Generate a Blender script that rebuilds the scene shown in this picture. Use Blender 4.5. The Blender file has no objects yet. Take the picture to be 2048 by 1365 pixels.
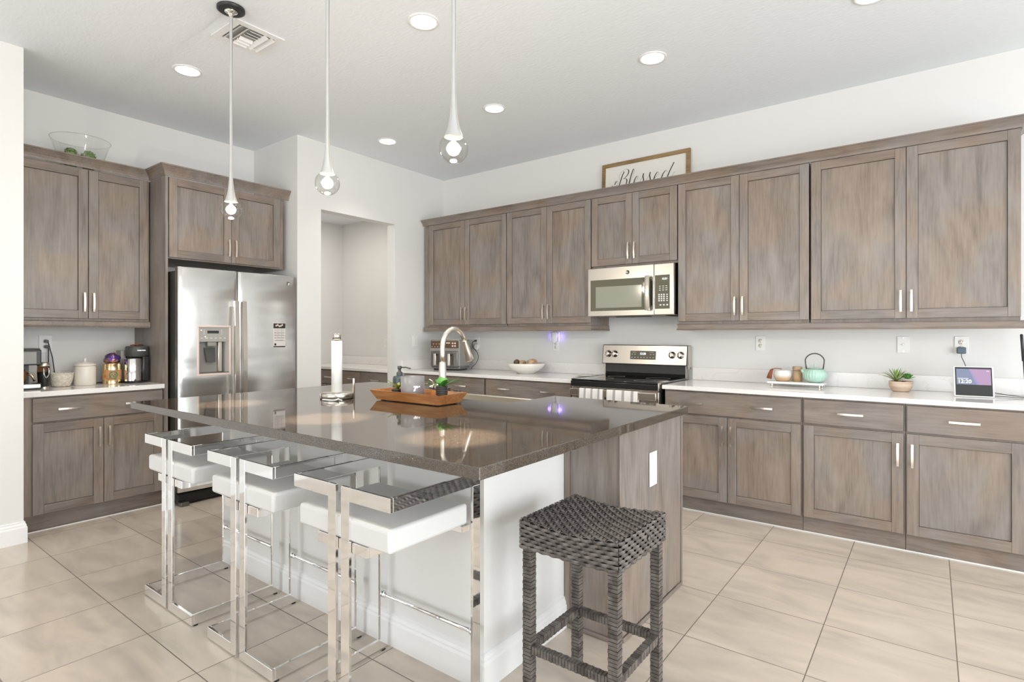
import bpy, bmesh, math, random
from mathutils import Vector, Matrix
from math import pi, sin, cos, radians
random.seed(7)
SC = bpy.context.scene
COL = SC.collection

# ------------------------------------------------------------------ camera, exposure
CAMX, CAMY, CAMZ = 4.497, -4.662, 1.29
cd = bpy.data.cameras.new('camera'); cam = bpy.data.objects.new('camera', cd); COL.objects.link(cam)
cam.location = (CAMX, CAMY, CAMZ)
cam.rotation_euler = (pi / 2, 0, math.atan2(1112, 1476))
cd.sensor_fit = 'HORIZONTAL'; cd.sensor_width = 36.0; cd.lens = 1112 / 2048 * 36
cd.shift_y = -(682.5 - 670) / 2048
cd.clip_start = .05
SC.camera = cam
SC.view_settings.view_transform = 'Standard'
SC.view_settings.look = 'None'
SC.view_settings.gamma = 1
SC.view_settings.exposure = 0.12
SC.view_settings.use_curve_mapping = False

# ------------------------------------------------------------------ world and daylight
w = bpy.data.worlds.new('sky'); SC.world = w; w.use_nodes = True
bg = w.node_tree.nodes['Background']; bg.inputs[0].default_value = (.86, .93, 1, 1); bg.inputs[1].default_value = 1.6


def area(name, loc, rot, sx, sy, power, col):
    l = bpy.data.lights.new(name, 'AREA'); l.shape = 'RECTANGLE'; l.size = sx; l.size_y = sy
    l.energy = power; l.color = col
    o = bpy.data.objects.new(name, l); COL.objects.link(o); o.location = loc; o.rotation_euler = rot
    return o


# daylight entering through the glass doors behind the camera and on the right
area('daylight_rear_window', (4.0, -9.72, 1.35), (pi / 2, 0, 0), 5.6, 2.3, 130, (1, .99, .975))
area('daylight_right_window', (8.02, -3.7, 1.3), (pi / 2, 0, pi / 2), 4.4, 2.3, 180, (.95, .975, 1))

CANS = [(2.196, -2.443), (.501, -2.987), (3.069, -1.266), (1.758, -1.256), (.508, -1.269), (4.253, -1.205)]
CEIL = 3.07

# ------------------------------------------------------------------ materials
M = {}


def new_mat(name, base=(.8, .8, .8), rough=.5, metal=0, **k):
    m = bpy.data.materials.new(name); m.use_nodes = True
    b = m.node_tree.nodes['Principled BSDF']
    b.inputs['Base Color'].default_value = (*base, 1)
    b.inputs['Roughness'].default_value = rough
    b.inputs['Metallic'].default_value = metal
    for kk, v in k.items():
        b.inputs[kk.replace('_', ' ')].default_value = v
    M[name] = m
    return m


def nodes(m):
    return m.node_tree.nodes, m.node_tree.links, m.node_tree.nodes['Principled BSDF']


def noise_on(m, scale=(1, 1, 1), nscale=5, detail=4, c0=None, c1=None, bump=0, dist=.01, rand=True, lo=.35, hi=.65, rough=.5):
    """procedural noise driving colour and bump in object space"""
    n, l, b = nodes(m)
    tc = n.new('ShaderNodeTexCoord'); mp = n.new('ShaderNodeMapping'); mp.inputs['Scale'].default_value = scale
    l.new(tc.outputs['Object'], mp.inputs['Vector'])
    src = mp.outputs[0]
    if rand:
        oi = n.new('ShaderNodeObjectInfo'); vm = n.new('ShaderNodeVectorMath'); vm.operation = 'ADD'
        mu = n.new('ShaderNodeMath'); mu.operation = 'MULTIPLY'; mu.inputs[1].default_value = 43
        l.new(oi.outputs['Random'], mu.inputs[0]); l.new(mu.outputs[0], vm.inputs[1]); l.new(src, vm.inputs[0]); src = vm.outputs[0]
    t = n.new('ShaderNodeTexNoise'); t.inputs['Scale'].default_value = nscale; t.inputs['Detail'].default_value = detail
    t.inputs['Roughness'].default_value = rough
    l.new(src, t.inputs['Vector'])
    if c0:
        r = n.new('ShaderNodeValToRGB')
        r.color_ramp.elements[0].position = lo; r.color_ramp.elements[0].color = (*c0, 1)
        r.color_ramp.elements[1].position = hi; r.color_ramp.elements[1].color = (*c1, 1)
        l.new(t.outputs['Fac'], r.inputs[0]); l.new(r.outputs[0], b.inputs['Base Color'])
    if bump:
        bm_ = n.new('ShaderNodeBump'); bm_.inputs['Strength'].default_value = bump; bm_.inputs['Distance'].default_value = dist
        l.new(t.outputs['Fac'], bm_.inputs['Height']); l.new(bm_.outputs[0], b.inputs['Normal'])
    return t


def wood(name, horiz, c_dark, c_mid, c_light, rough=.36, side=False):
    m = new_mat(name, c_mid, rough)
    n, l, b = nodes(m)
    tc = n.new('ShaderNodeTexCoord'); oi = n.new('ShaderNodeObjectInfo')
    mu = n.new('ShaderNodeMath'); mu.operation = 'MULTIPLY'; mu.inputs[1].default_value = 57
    l.new(oi.outputs['Random'], mu.inputs[0])
    add = n.new('ShaderNodeVectorMath'); add.operation = 'ADD'
    l.new(tc.outputs['Object'], add.inputs[0]); l.new(mu.outputs[0], add.inputs[1])

    def nz(scale, ns, det, dis=0):
        mp = n.new('ShaderNodeMapping'); mp.inputs['Scale'].default_value = scale
        l.new(add.outputs[0], mp.inputs['Vector'])
        t = n.new('ShaderNodeTexNoise'); t.inputs['Scale'].default_value = ns; t.inputs['Detail'].default_value = det
        t.inputs['Distortion'].default_value = dis
        l.new(mp.outputs[0], t.inputs['Vector']); return t.outputs['Fac']
    g = (1, 12, 14) if horiz else (12, 12, 1)
    bl = (1.2, 4, 5) if horiz else (4.2, 4.2, 1.0)
    fine = nz(g, 7, 6, .4); blot = nz(bl, 1.5, 4, 1.6); cloud = nz((1, 1, 1), 2.6, 2, .5)
    mix = n.new('ShaderNodeMath'); mix.operation = 'MULTIPLY_ADD'; mix.inputs[1].default_value = .42
    l.new(fine, mix.inputs[0])
    m2 = n.new('ShaderNodeMath'); m2.operation = 'MULTIPLY'; m2.inputs[1].default_value = .58
    l.new(blot, m2.inputs[0]); l.new(m2.outputs[0], mix.inputs[2])
    r = n.new('ShaderNodeValToRGB'); e = r.color_ramp.elements
    e[0].position = .29; e[0].color = (*c_dark, 1); e[1].position = .72; e[1].color = (*c_light, 1)
    k = e.new(.5); k.color = (*c_mid, 1)
    l.new(mix.outputs[0], r.inputs[0])
    # slow change of stain between warm and grey
    hs = n.new('ShaderNodeMix'); hs.data_type = 'RGBA'; hs.blend_type = 'MULTIPLY'
    cr = n.new('ShaderNodeValToRGB'); cr.color_ramp.elements[0].position = .38; cr.color_ramp.elements[1].position = .62
    cr.color_ramp.elements[0].color = (1.0, .93, .86, 1); cr.color_ramp.elements[1].color = (.93, .96, 1.0, 1)
    l.new(cloud, cr.inputs[0]); hs.inputs[0].default_value = 1
    l.new(r.outputs[0], hs.inputs[6]); l.new(cr.outputs[0], hs.inputs[7])
    l.new(hs.outputs[2], b.inputs['Base Color'])
    bp = n.new('ShaderNodeBump'); bp.inputs['Strength'].default_value = .12; bp.inputs['Distance'].default_value = .002
    l.new(fine, bp.inputs['Height']); l.new(bp.outputs[0], b.inputs['Normal'])
    return m


wood('wood_v', False, (.170, .141, .120), (.268, .228, .198), (.345, .300, .265))
wood('wood_h', True, (.155, .124, .102), (.240, .200, .171), (.31, .264, .230))
new_mat('wood_gap', (.03, .024, .02), .7)
wood('acacia', True, (.22, .07, .02), (.46, .19, .06), (.66, .36, .14), rough=.3)
wood('frame_wood', True, (.14, .085, .03), (.30, .20, .09), (.40, .28, .13), rough=.6)
wood('bamboo', True, (.42, .27, .15), (.54, .37, .22), (.64, .46, .30), rough=.45)

m = new_mat('wall_paint', (.79, .782, .76), .55); noise_on(m, nscale=60, bump=.06, dist=.003, rand=False)
m = new_mat('white_trim', (.86, .86, .85), .3)
m = new_mat('ceiling_paint', (.85, .885, .915), .7); noise_on(m, scale=(1, 2.2, 1), nscale=26, detail=3, bump=.35, dist=.006, rand=False)
m = new_mat('white_quartz', (.86, .84, .81), .1)
n, l, b = nodes(m)
tc = n.new('ShaderNodeTexCoord'); t = n.new('ShaderNodeTexNoise'); t.inputs['Scale'].default_value = 3.2; t.inputs['Detail'].default_value = 5; t.inputs['Distortion'].default_value = 1.2
l.new(tc.outputs['Object'], t.inputs['Vector'])
r = n.new('ShaderNodeValToRGB'); e = r.color_ramp.elements; e[0].position = .493; e[0].color = (.87, .85, .825, 1); e[1].position = .511; e[1].color = (.87, .85, .825, 1)
k = e.new(.502); k.color = (.80, .77, .73, 1)
l.new(t.outputs['Fac'], r.inputs[0]); l.new(r.outputs[0], b.inputs['Base Color'])

m = new_mat('dark_quartz', (.06, .05, .04), .04, IOR=2.0)
n, l, b = nodes(m)
tc = n.new('ShaderNodeTexCoord')
t = n.new('ShaderNodeTexNoise'); t.inputs['Scale'].default_value = 260; t.inputs['Detail'].default_value = 2
l.new(tc.outputs['Object'], t.inputs['Vector'])
r = n.new('ShaderNodeValToRGB'); e = r.color_ramp.elements; e[0].position = .35; e[0].color = (.032, .026, .021, 1); e[1].position = .68; e[1].color = (.115, .088, .063, 1)
l.new(t.outputs['Fac'], r.inputs[0])
v = n.new('ShaderNodeTexVoronoi'); v.inputs['Scale'].default_value = 42; l.new(tc.outputs['Object'], v.inputs['Vector'])
lt = n.new('ShaderNodeMath'); lt.operation = 'LESS_THAN'; lt.inputs[1].default_value = .05; l.new(v.outputs['Distance'], lt.inputs[0])
sep = n.new('ShaderNodeSeparateColor'); l.new(v.outputs['Color'], sep.inputs[0])
gt = n.new('ShaderNodeMath'); gt.operation = 'GREATER_THAN'; gt.inputs[1].default_value = .5; l.new(sep.outputs[0], gt.inputs[0])
mm = n.new('ShaderNodeMath'); mm.operation = 'MULTIPLY'; l.new(lt.outputs[0], mm.inputs[0]); l.new(gt.outputs[0], mm.inputs[1])
mx = n.new('ShaderNodeMix'); mx.data_type = 'RGBA'; l.new(mm.outputs[0], mx.inputs[0]); l.new(r.outputs[0], mx.inputs[6]); mx.inputs[7].default_value = (.8, .8, .78, 1)
l.new(mx.outputs[2], b.inputs['Base Color'])

# porcelain floor tile
m = new_mat('floor_tile', (.6, .53, .46), .17)
n, l, b = nodes(m)
tc = n.new('ShaderNodeTexCoord'); mp = n.new('ShaderNodeMapping')
mp.inputs['Location'].default_value = (-.872 + .4635 * 20, 3.693 + .4605 * 20, 0)
l.new(tc.outputs['Object'], mp.inputs['Vector'])
br = n.new('ShaderNodeTexBrick'); br.offset = 0; br.squash = 1
br.inputs['Scale'].default_value = 1; br.inputs['Brick Width'].default_value = .4635; br.inputs['Row Height'].default_value = .4605
br.inputs['Mortar Size'].default_value = .0022; br.inputs['Mortar Smooth'].default_value = .1; br.inputs['Bias'].default_value = 0
br.inputs['Color1'].default_value = (0, 0, 0, 1); br.inputs['Color2'].default_value = (1, 1, 1, 1); br.inputs['Mortar'].default_value = (.5, .5, .5, 1)
l.new(mp.outputs[0], br.inputs['Vector'])
sc_ = n.new('ShaderNodeVectorMath'); sc_.operation = 'SCALE'; sc_.inputs['Scale'].default_value = 9
l.new(br.outputs['Color'], sc_.inputs[0])
ad = n.new('ShaderNodeVectorMath'); ad.operation = 'ADD'; l.new(sc_.outputs[0], ad.inputs[0])
mp2 = n.new('ShaderNodeMapping'); mp2.inputs['Rotation'].default_value = (0, 0, radians(-14)); mp2.inputs['Scale'].default_value = (1.1, 3.4, 1)
l.new(tc.outputs['Object'], mp2.inputs['Vector']); l.new(mp2.outputs[0], ad.inputs[1])
t = n.new('ShaderNodeTexNoise'); t.inputs['Scale'].default_value = 1.9; t.inputs['Detail'].default_value = 7; t.inputs['Distortion'].default_value = .9
l.new(ad.outputs[0], t.inputs['Vector'])
r = n.new('ShaderNodeValToRGB'); e = r.color_ramp.elements
e[0].position = .28; e[0].color = (.50, .435, .375, 1); e[1].position = .72; e[1].color = (.69, .60, .51, 1)
k = e.new(.5); k.color = (.62, .535, .45, 1)
l.new(t.outputs['Fac'], r.inputs[0])
mx = n.new('ShaderNodeMix'); mx.data_type = 'RGBA'; l.new(br.outputs['Fac'], mx.inputs[0]); l.new(r.outputs[0], mx.inputs[6]); mx.inputs[7].default_value = (.20, .165, .13, 1)
l.new(mx.outputs[2], b.inputs['Base Color'])
rr = n.new('ShaderNodeMath'); rr.operation = 'MULTIPLY_ADD'; rr.inputs[1].default_value = .5; rr.inputs[2].default_value = .17
l.new(br.outputs['Fac'], rr.inputs[0]); l.new(rr.outputs[0], b.inputs['Roughness'])
bp = n.new('ShaderNodeBump'); bp.inputs['Strength'].default_value = .5; bp.inputs['Distance'].default_value = .002; bp.invert = True
l.new(br.outputs['Fac'], bp.inputs['Height']); l.new(bp.outputs[0], b.inputs['Normal'])

new_mat('chrome', (.90, .90, .90), .05, 1)
m = new_mat('stainless', (.66, .615, .55), .26, 1)
m = new_mat('fridge_steel', (.76, .76, .75), .23, 1); noise_on(m, scale=(1, .35, 1.6), nscale=2.2, detail=2, bump=.55, dist=.02, rand=False)
new_mat('steel_dark', (.20, .19, .18), .35, .8)
new_mat('nickel', (.80, .74, .66), .3, 1)
new_mat('sink_steel', (.78, .74, .66), .38, 1)
new_mat('black_glass', (.012, .013, .012), .03, IOR=1.7)
new_mat('black_enamel', (.02, .02, .02), .12)
new_mat('black_plastic', (.025, .025, .025), .35)
new_mat('dark_plastic', (.07, .07, .068), .4)
new_mat('grey_plastic', (.30, .295, .27), .4)
new_mat('dispenser_grey', (.38, .37, .34), .35)
new_mat('fridge_side', (.035, .035, .03), .45)
m = new_mat('leatherette', (.68, .68, .665), .38); noise_on(m, nscale=180, bump=.08, dist=.002)
m = new_mat('white_ceramic', (.85, .82, .76), .2)
m = new_mat('warm_ceramic', (.82, .76, .68), .3)
m = new_mat('white_plastic', (.85, .85, .83), .35)
m = new_mat('wicker', (.13, .11, .10), .42); noise_on(m, nscale=30, c0=(.06, .05, .045), c1=(.165, .145, .13), detail=3)
new_mat('wicker_core', (.018, .018, .016), .8)
m = new_mat('microwave_glass', (.10, .09, .05), .04, IOR=1.7)
m = new_mat('microwave_screen', (.30, .30, .24), .12, IOR=1.6)
new_mat('mint', (.47, .70, .59), .3)
new_mat('iron', (.10, .085, .075), .5, .3)
new_mat('tassel', (.25, .07, .03), .8)
m = new_mat('mug_glaze', (.78, .76, .72), .15)
n, l, b = nodes(m)
tc = n.new('ShaderNodeTexCoord'); sx = n.new('ShaderNodeSeparateXYZ'); l.new(tc.outputs['Object'], sx.inputs[0])
r = n.new('ShaderNodeValToRGB'); e = r.color_ramp.elements; e[0].position = .02; e[0].color = (.62, .42, .24, 1); e[1].position = .05; e[1].color = (.80, .80, .77, 1)
l.new(sx.outputs[2], r.inputs[0]); l.new(r.outputs[0], b.inputs['Base Color'])
m = new_mat('leaf', (.10, .32, .06), .4); noise_on(m, nscale=20, c0=(.05, .22, .03), c1=(.16, .42, .08))
m = new_mat('leaf_yellow', (.32, .38, .10), .45); noise_on(m, nscale=25, c0=(.14, .26, .05), c1=(.48, .48, .14))
m = new_mat('leaf_pale', (.30, .42, .12), .45); noise_on(m, nscale=25, c0=(.18, .30, .07), c1=(.40, .52, .18))
new_mat('leaf_red', (.22, .05, .04), .5)
m = new_mat('terracotta_pale', (.66, .50, .38), .75); noise_on(m, scale=(1, 1, 6), nscale=8, c0=(.58, .42, .31), c1=(.72, .57, .45))
m = new_mat('moss', (.22, .34, .12), .9); noise_on(m, nscale=60, c0=(.12, .2, .05), c1=(.42, .52, .25))
m = new_mat('burlap', (.48, .33, .20), .8); noise_on(m, nscale=30, c0=(.36, .22, .12), c1=(.58, .42, .27))
new_mat('brown_dark', (.11, .06, .03), .5)
new_mat('towel_white', (.78, .76, .73), .9)
new_mat('towel_grey', (.38, .36, .35), .9)
new_mat('paper_white', (.84, .84, .81), .85)
m = new_mat('basket_white', (.74, .68, .58), .7); noise_on(m, scale=(1, 1, 2), nscale=60, c0=(.60, .52, .42), c1=(.82, .77, .68), bump=.4, dist=.004)
new_mat('soap_dark', (.05, .075, .085), .3)
new_mat('frosted_cup', (.25, .245, .25), .35)
new_mat('gold_tin', (.80, .62, .36), .2, 1)
m = new_mat('tin_band', (.48, .22, .07), .35); noise_on(m, nscale=28, c0=(.56, .28, .10), c1=(.25, .10, .05), lo=.45, hi=.7)
m = new_mat('foil', (.18, .12, .42), .25, .6); noise_on(m, nscale=24, c0=(.10, .07, .32), c1=(.42, .20, .14), detail=2, lo=.42, hi=.6, bump=.8, dist=.01)
m = new_mat('green_emblem', (.05, .25, .14), .4)
new_mat('coffee_brown', (.16, .06, .02), .12)
new_mat('sign_white', (.80, .78, .72), .6)
new_mat('ink', (.03, .025, .02), .7)
new_mat('lamp_stem', (.50, .50, .49), .35)
new_mat('led_housing', (.7, .7, .72), .3)
new_mat('adapter_blue', (.09, .14, .18), .4)
new_mat('rose_gold', (.75, .62, .55), .3)
new_mat('calendar', (.72, .68, .66), .6)
new_mat('red_shiny', (.30, .06, .03), .3)
new_mat('olive', (.16, .15, .06), .5)


def emis(name, col, s, rough=.5):
    m = new_mat(name, col, rough); b = m.node_tree.nodes['Principled BSDF']
    b.inputs['Emission Color'].default_value = (*col, 1); b.inputs['Emission Strength'].default_value = s
    return m


emis('can_glow', (1, .97, .92), 6)
emis('bulb_glow', (1, .92, .80), 12)
emis('led_text', (.9, .95, 1), 1.4)
emis('purple_glow', (.36, .28, 1), 2.2)
emis('screen_violet', (.20, .18, .32), .5, .1)
emis('screen_slate', (.13, .15, .22), .6, .1)
emis('screen_pink', (.27, .18, .28), .5, .1)
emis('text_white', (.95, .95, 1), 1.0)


def thin_glass(name, tint=(1, 1, 1), gloss=.08, ior=1.45):
    m = bpy.data.materials.new(name); m.use_nodes = True; n = m.node_tree.nodes; l = m.node_tree.links
    n.clear(); o = n.new('ShaderNodeOutputMaterial'); tr = n.new('ShaderNodeBsdfTransparent'); tr.inputs[0].default_value = (*tint, 1)
    g = n.new('ShaderNodeBsdfGlossy'); g.inputs['Roughness'].default_value = .02
    lw = n.new('ShaderNodeLayerWeight'); lw.inputs['Blend'].default_value = .5; mx = n.new('ShaderNodeMixShader')
    pw = n.new('ShaderNodeMath'); pw.operation = 'POWER'; pw.inputs[1].default_value = 4.0; l.new(lw.outputs['Facing'], pw.inputs[0])
    fr = n.new('ShaderNodeMath'); fr.operation = 'MULTIPLY_ADD'; fr.inputs[1].default_value = .8; fr.inputs[2].default_value = gloss * .5; l.new(pw.outputs[0], fr.inputs[0])
    l.new(fr.outputs[0], mx.inputs[0]); l.new(tr.outputs[0], mx.inputs[1]); l.new(g.outputs[0], mx.inputs[2]); l.new(mx.outputs[0], o.inputs[0])
    M[name] = m


thin_glass('clear_glass', (.97, .98, .97))
thin_glass('window_glass', (.98, .99, .99))
thin_glass('crystal', (.90, .90, .89), gloss=.22)
thin_glass('amber_glass', (.55, .38, .25))


# ------------------------------------------------------------------ mesh builder
class MB:
    def __init__(s):
        s.bm = bmesh.new(); s.mats = []

    def mi(s, m):
        if m not in s.mats: s.mats.append(m)
        return s.mats.index(m)

    def faces(s, vs, fs, m, smooth=False):
        i = s.mi(m); bv = [s.bm.verts.new(v) for v in vs]; out = []
        for f in fs:
            try:
                q = s.bm.faces.new([bv[k] for k in f])
            except ValueError:
                continue
            q.material_index = i; q.smooth = smooth; out.append(q)
        return bv, out

    def box(s, x0, x1, y0, y1, z0, z1, m, bev=0, seg=2, skip=()):
        x0, x1 = min(x0, x1), max(x0, x1); y0, y1 = min(y0, y1), max(y0, y1); z0, z1 = min(z0, z1), max(z0, z1)
        vs = [(x0, y0, z0), (x1, y0, z0), (x1, y1, z0), (x0, y1, z0), (x0, y0, z1), (x1, y0, z1), (x1, y1, z1), (x0, y1, z1)]
        fs = {'b': (3, 2, 1, 0), 't': (4, 5, 6, 7), 'f': (0, 1, 5, 4), 'r': (1, 2, 6, 5), 'k': (2, 3, 7, 6), 'l': (3, 0, 4, 7)}
        bv, q = s.faces(vs, [v for k, v in fs.items() if k not in skip], m)
        if bev:
            ed = list({e for f in q for e in f.edges})
            r = bmesh.ops.bevel(s.bm, geom=ed, offset=bev, segments=seg, profile=.5, affect='EDGES')
            for f in r['faces']: f.smooth = seg > 1; f.material_index = s.mi(m)
        return s

    def lathe(s, prof, c, m, seg=24, axis='z', smooth=True, caps=True, mats=None):
        """prof = [(r, h), ...] around an axis through c"""
        def P(r, h, a):
            u, v_ = r * cos(a), r * sin(a)
            if axis == 'z': return (c[0] + u, c[1] + v_, c[2] + h)
            if axis == 'y': return (c[0] + u, c[1] + h, c[2] + v_)
            return (c[0] + h, c[1] + u, c[2] + v_)
        vs = []; fs = []
        for r, h in prof:
            for k in range(seg): vs.append(P(max(r, 1e-5), h, 2 * pi * k / seg))
        for i in range(len(prof) - 1):
            for k in range(seg):
                k2 = (k + 1) % seg
                f = (i * seg + k, i * seg + k2, (i + 1) * seg + k2, (i + 1) * seg + k)
                fs.append(f if axis != 'y' else f[::-1])
        bv, q = s.faces(vs, fs, m, smooth)
        if mats:
            for j, f in enumerate(q):
                f.material_index = s.mi(mats[min(j // seg, len(mats) - 1)])
        if caps:
            i = s.mi((mats[0] if mats else m)); i2 = s.mi((mats[-1] if mats else m))
            if prof[0][0] > 1e-4:
                f = s.bm.faces.new(bv[:seg][::-1]); f.material_index = i
            if prof[-1][0] > 1e-4:
                f = s.bm.faces.new(bv[-seg:]); f.material_index = i2
        return s

    def tube(s, pts, r, m, seg=8, closed=False, smooth=True, caps=True):
        pts = [Vector(p) for p in pts]; N = len(pts); rs = r if isinstance(r, (list, tuple)) else [r] * N
        vs = []; fs = []; up = None
        for i, p in enumerate(pts):
            a = pts[(i - 1) % N] if (closed or i > 0) else p; b = pts[(i + 1) % N] if (closed or i < N - 1) else p
            t = (b - a).normalized() if (b - a).length > 1e-9 else Vector((0, 0, 1))
            if up is None:
                up = Vector((0, 0, 1)) if abs(t.z) < .9 else Vector((1, 0, 0))
            n_ = (up - t * up.dot(t)).normalized(); up = n_; bn = t.cross(n_)
            for k in range(seg):
                an = 2 * pi * k / seg; vs.append(p + (n_ * cos(an) + bn * sin(an)) * rs[i])
        rng = N if closed else N - 1
        for i in range(rng):
            j = (i + 1) % N
            for k in range(seg):
                k2 = (k + 1) % seg; fs.append((i * seg + k, i * seg + k2, j * seg + k2, j * seg + k))
        bv, q = s.faces(vs, fs, m, smooth)
        if caps and not closed:
            i = s.mi(m)
            f = s.bm.faces.new(bv[:seg][::-1]); f.material_index = i
            f = s.bm.faces.new(bv[-seg:]); f.material_index = i
        return s

    def prism(s, poly, z0, z1, m, bev=0):
        n_ = len(poly)
        vs = [(x, y, z0) for x, y in poly] + [(x, y, z1) for x, y in poly]
        fs = [tuple(range(n_))[::-1], tuple(range(n_, 2 * n_))] + [(i, (i + 1) % n_, n_ + (i + 1) % n_, n_ + i) for i in range(n_)]
        bv, q = s.faces(vs, fs, m)
        if bev:
            ed = [e for e in {e for f in q for e in f.edges}]
            bmesh.ops.bevel(s.bm, geom=ed, offset=bev, segments=2, profile=.5, affect='EDGES')
        return s

    def sweep(s, path, prof, m, endcut=False):
        """prof = [(out, z)] swept with mitred corners along a 2D path; out is to the right of travel"""
        N = len(path); P = [Vector(p) for p in path]; offs = []
        for i in range(N):
            d0 = (P[i] - P[i - 1]).normalized() if i > 0 else None
            d1 = (P[i + 1] - P[i]).normalized() if i < N - 1 else None
            if d0 is None: d0 = d1
            if d1 is None: d1 = d0
            n0 = Vector((d0.y, -d0.x)); n1 = Vector((d1.y, -d1.x)); b_ = (n0 + n1).normalized(); offs.append(b_ / max(.2, b_.dot(n0)))
        K = len(prof); vs = []; fs = []
        for i in range(N):
            for o, z in prof:
                q = P[i] + offs[i] * o
                if endcut and i == N - 1: q -= (P[i] - P[i - 1]).normalized() * (max(o, 0) * 1.12 + .006)
                vs.append((q.x, q.y, z))
        for i in range(N - 1):
            for k in range(K):
                k2 = (k + 1) % K; fs.append((i * K + k, (i + 1) * K + k, (i + 1) * K + k2, i * K + k2))
        fs.append(tuple(range(K))); fs.append(tuple(range((N - 1) * K, N * K))[::-1])
        s.faces(vs, fs, m)
        return s

    def ell(s, c, rx, ry, rz, m, seg=16, rings=10):
        vs = [(c[0], c[1], c[2] - rz)]; fs = []
        for i in range(1, rings):
            a = -pi / 2 + pi * i / rings
            for k in range(seg):
                b_ = 2 * pi * k / seg; vs.append((c[0] + rx * cos(a) * cos(b_), c[1] + ry * cos(a) * sin(b_), c[2] + rz * sin(a)))
        vs.append((c[0], c[1], c[2] + rz)); T = len(vs) - 1
        for k in range(seg):
            k2 = (k + 1) % seg; fs.append((0, 1 + k2, 1 + k)); fs.append((T, T - seg + k, T - seg + k2))
            for i in range(rings - 2): fs.append((1 + i * seg + k, 1 + i * seg + k2, 1 + (i + 1) * seg + k2, 1 + (i + 1) * seg + k))
        s.faces(vs, fs, m, True); return s

    def leaf(s, base, direc, length, width, m, bend=.3, seg=6, fold=.15, up=None):
        base = Vector(base); d = Vector(direc).normalized(); upv = Vector(up) if up else Vector((0, 0, 1))
        sd = d.cross(upv);
        if sd.length < 1e-3: sd = Vector((1, 0, 0))
        sd.normalize(); nn = sd.cross(d)
        vs = []; fs = []
        for i in range(seg + 1):
            t = i / seg; p = base + d * length * t - upv * bend * length * t * t
            w_ = width * (sin(pi * min(1, t * .92 + .08)) ** .8) * .5
            vs += [p + sd * w_ + nn * fold * w_, p - nn * .001, p - sd * w_ + nn * fold * w_]
            if i:
                a = (i - 1) * 3; b_ = i * 3
                fs += [(a, a + 1, b_ + 1, b_), (a + 1, a + 2, b_ + 2, b_ + 1)]
        s.faces(vs, fs, m, True); return s

    def xf(s, mat):
        s.bm.transform(mat); return s

    def build(s, name, parent=None, loc=(0, 0, 0), rot=(0, 0, 0), fix=True):
        if fix: bmesh.ops.recalc_face_normals(s.bm, faces=s.bm.faces)
        me = bpy.data.meshes.new(name); s.bm.to_mesh(me); s.bm.free()
        for k in s.mats: me.materials.append(M[k])
        o = bpy.data.objects.new(name, me); COL.objects.link(o)
        o.location = loc; o.rotation_euler = rot
        if parent: o.parent = parent
        return o


def tag(o, label, cat, group=None, kind=None):
    if label: o['label'] = label
    if cat: o['category'] = cat
    if group: o['group'] = group
    if kind: o['kind'] = kind
    return o


def thing(name, label, cat, loc=(0, 0, 0), rz=0, group=None):
    o = bpy.data.objects.new(name, None); COL.objects.link(o); o.empty_display_size = .05
    o.location = loc; o.rotation_euler = (0, 0, rz)
    return tag(o, label, cat, group)


def struct(name, mb):
    return tag(mb.build(name), None, None, kind='structure')


def adopt(child, parent):
    bpy.context.view_layer.update()
    child.parent = parent; child.matrix_parent_inverse = parent.matrix_world.inverted()
    return child


def kids(o):
    return [c for c in bpy.data.objects if c.parent == o]


def copy_tree(o, parent=None):
    c = o.copy(); COL.objects.link(c)
    if parent: c.parent = parent
    for ch in kids(o):
        if ch != c: copy_tree(ch, c)
    return c


def text_obj(txt, size, name, parent, loc, mat, ext=.0006, rz=0, rx=pi / 2, align='CENTER'):
    cu = bpy.data.curves.new('tmp', 'FONT'); cu.body = txt; cu.size = size; cu.extrude = ext; cu.align_x = align; cu.align_y = 'CENTER'
    t_ = bpy.data.objects.new('tmp', cu); COL.objects.link(t_)
    bpy.context.view_layer.update()
    me = bpy.data.meshes.new_from_object(t_.evaluated_get(bpy.context.evaluated_depsgraph_get()))
    bpy.data.objects.remove(t_); bpy.data.curves.remove(cu)
    me.materials.clear(); me.materials.append(M[mat]); me.name = name
    o = bpy.data.objects.new(name, me); COL.objects.link(o); o.location = loc; o.rotation_euler = (rx, 0, rz)
    if parent: o.parent = parent
    return o


# ------------------------------------------------------------------ room shell
XR, YR, XA = 7.9, -9.6, -.74
struct('floor', MB().box(-2.1, XR + .15, YR - .15, .15, -.1, 0, 'floor_tile'))
struct('ceiling', MB().box(-2.1, XR + .15, YR - .15, .15, CEIL, CEIL + .1, 'ceiling_paint'))
struct('wall_back', MB().box(0, XR + .15, 0, .12, 0, CEIL, 'wall_paint'))
struct('wall_left', MB().box(-.9, 0, YR, -3.73, 0, CEIL, 'wall_paint'))
struct('wall_alcove_back', MB().box(XA - .12, XA, -3.73, -1.744, 0, CEIL, 'wall_paint'))
mb = MB()
mb.box(XA, -.12, -1.864, -1.744, 0, CEIL, 'wall_paint', skip=('r',))
mb.box(-.12, 0, -1.864, -1.623, 0, CEIL, 'wall_paint', skip=('l',)); mb.box(-.12, 0, -1.623, -.736, 2.45, CEIL, 'wall_paint'); mb.box(-.12, 0, -.736, 0, 0, CEIL, 'wall_paint')
struct('wall_doorway', mb)
mb = MB(); mb.box(-1.9, -.12, -.1, .02, 0, 2.75, 'wall_paint'); mb.box(-1.9, -1.78, -1.744, -.1, 0, 2.75, 'wall_paint'); mb.box(-1.78, XA - .12, -1.864, -1.744, 0, 2.75, 'wall_paint')
struct('wall_pantry', mb)
struct('trim_pantry_ceiling', MB().box(-1.9, -.12, -1.744, 0, 2.75, 2.8, 'ceiling_paint'))

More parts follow.
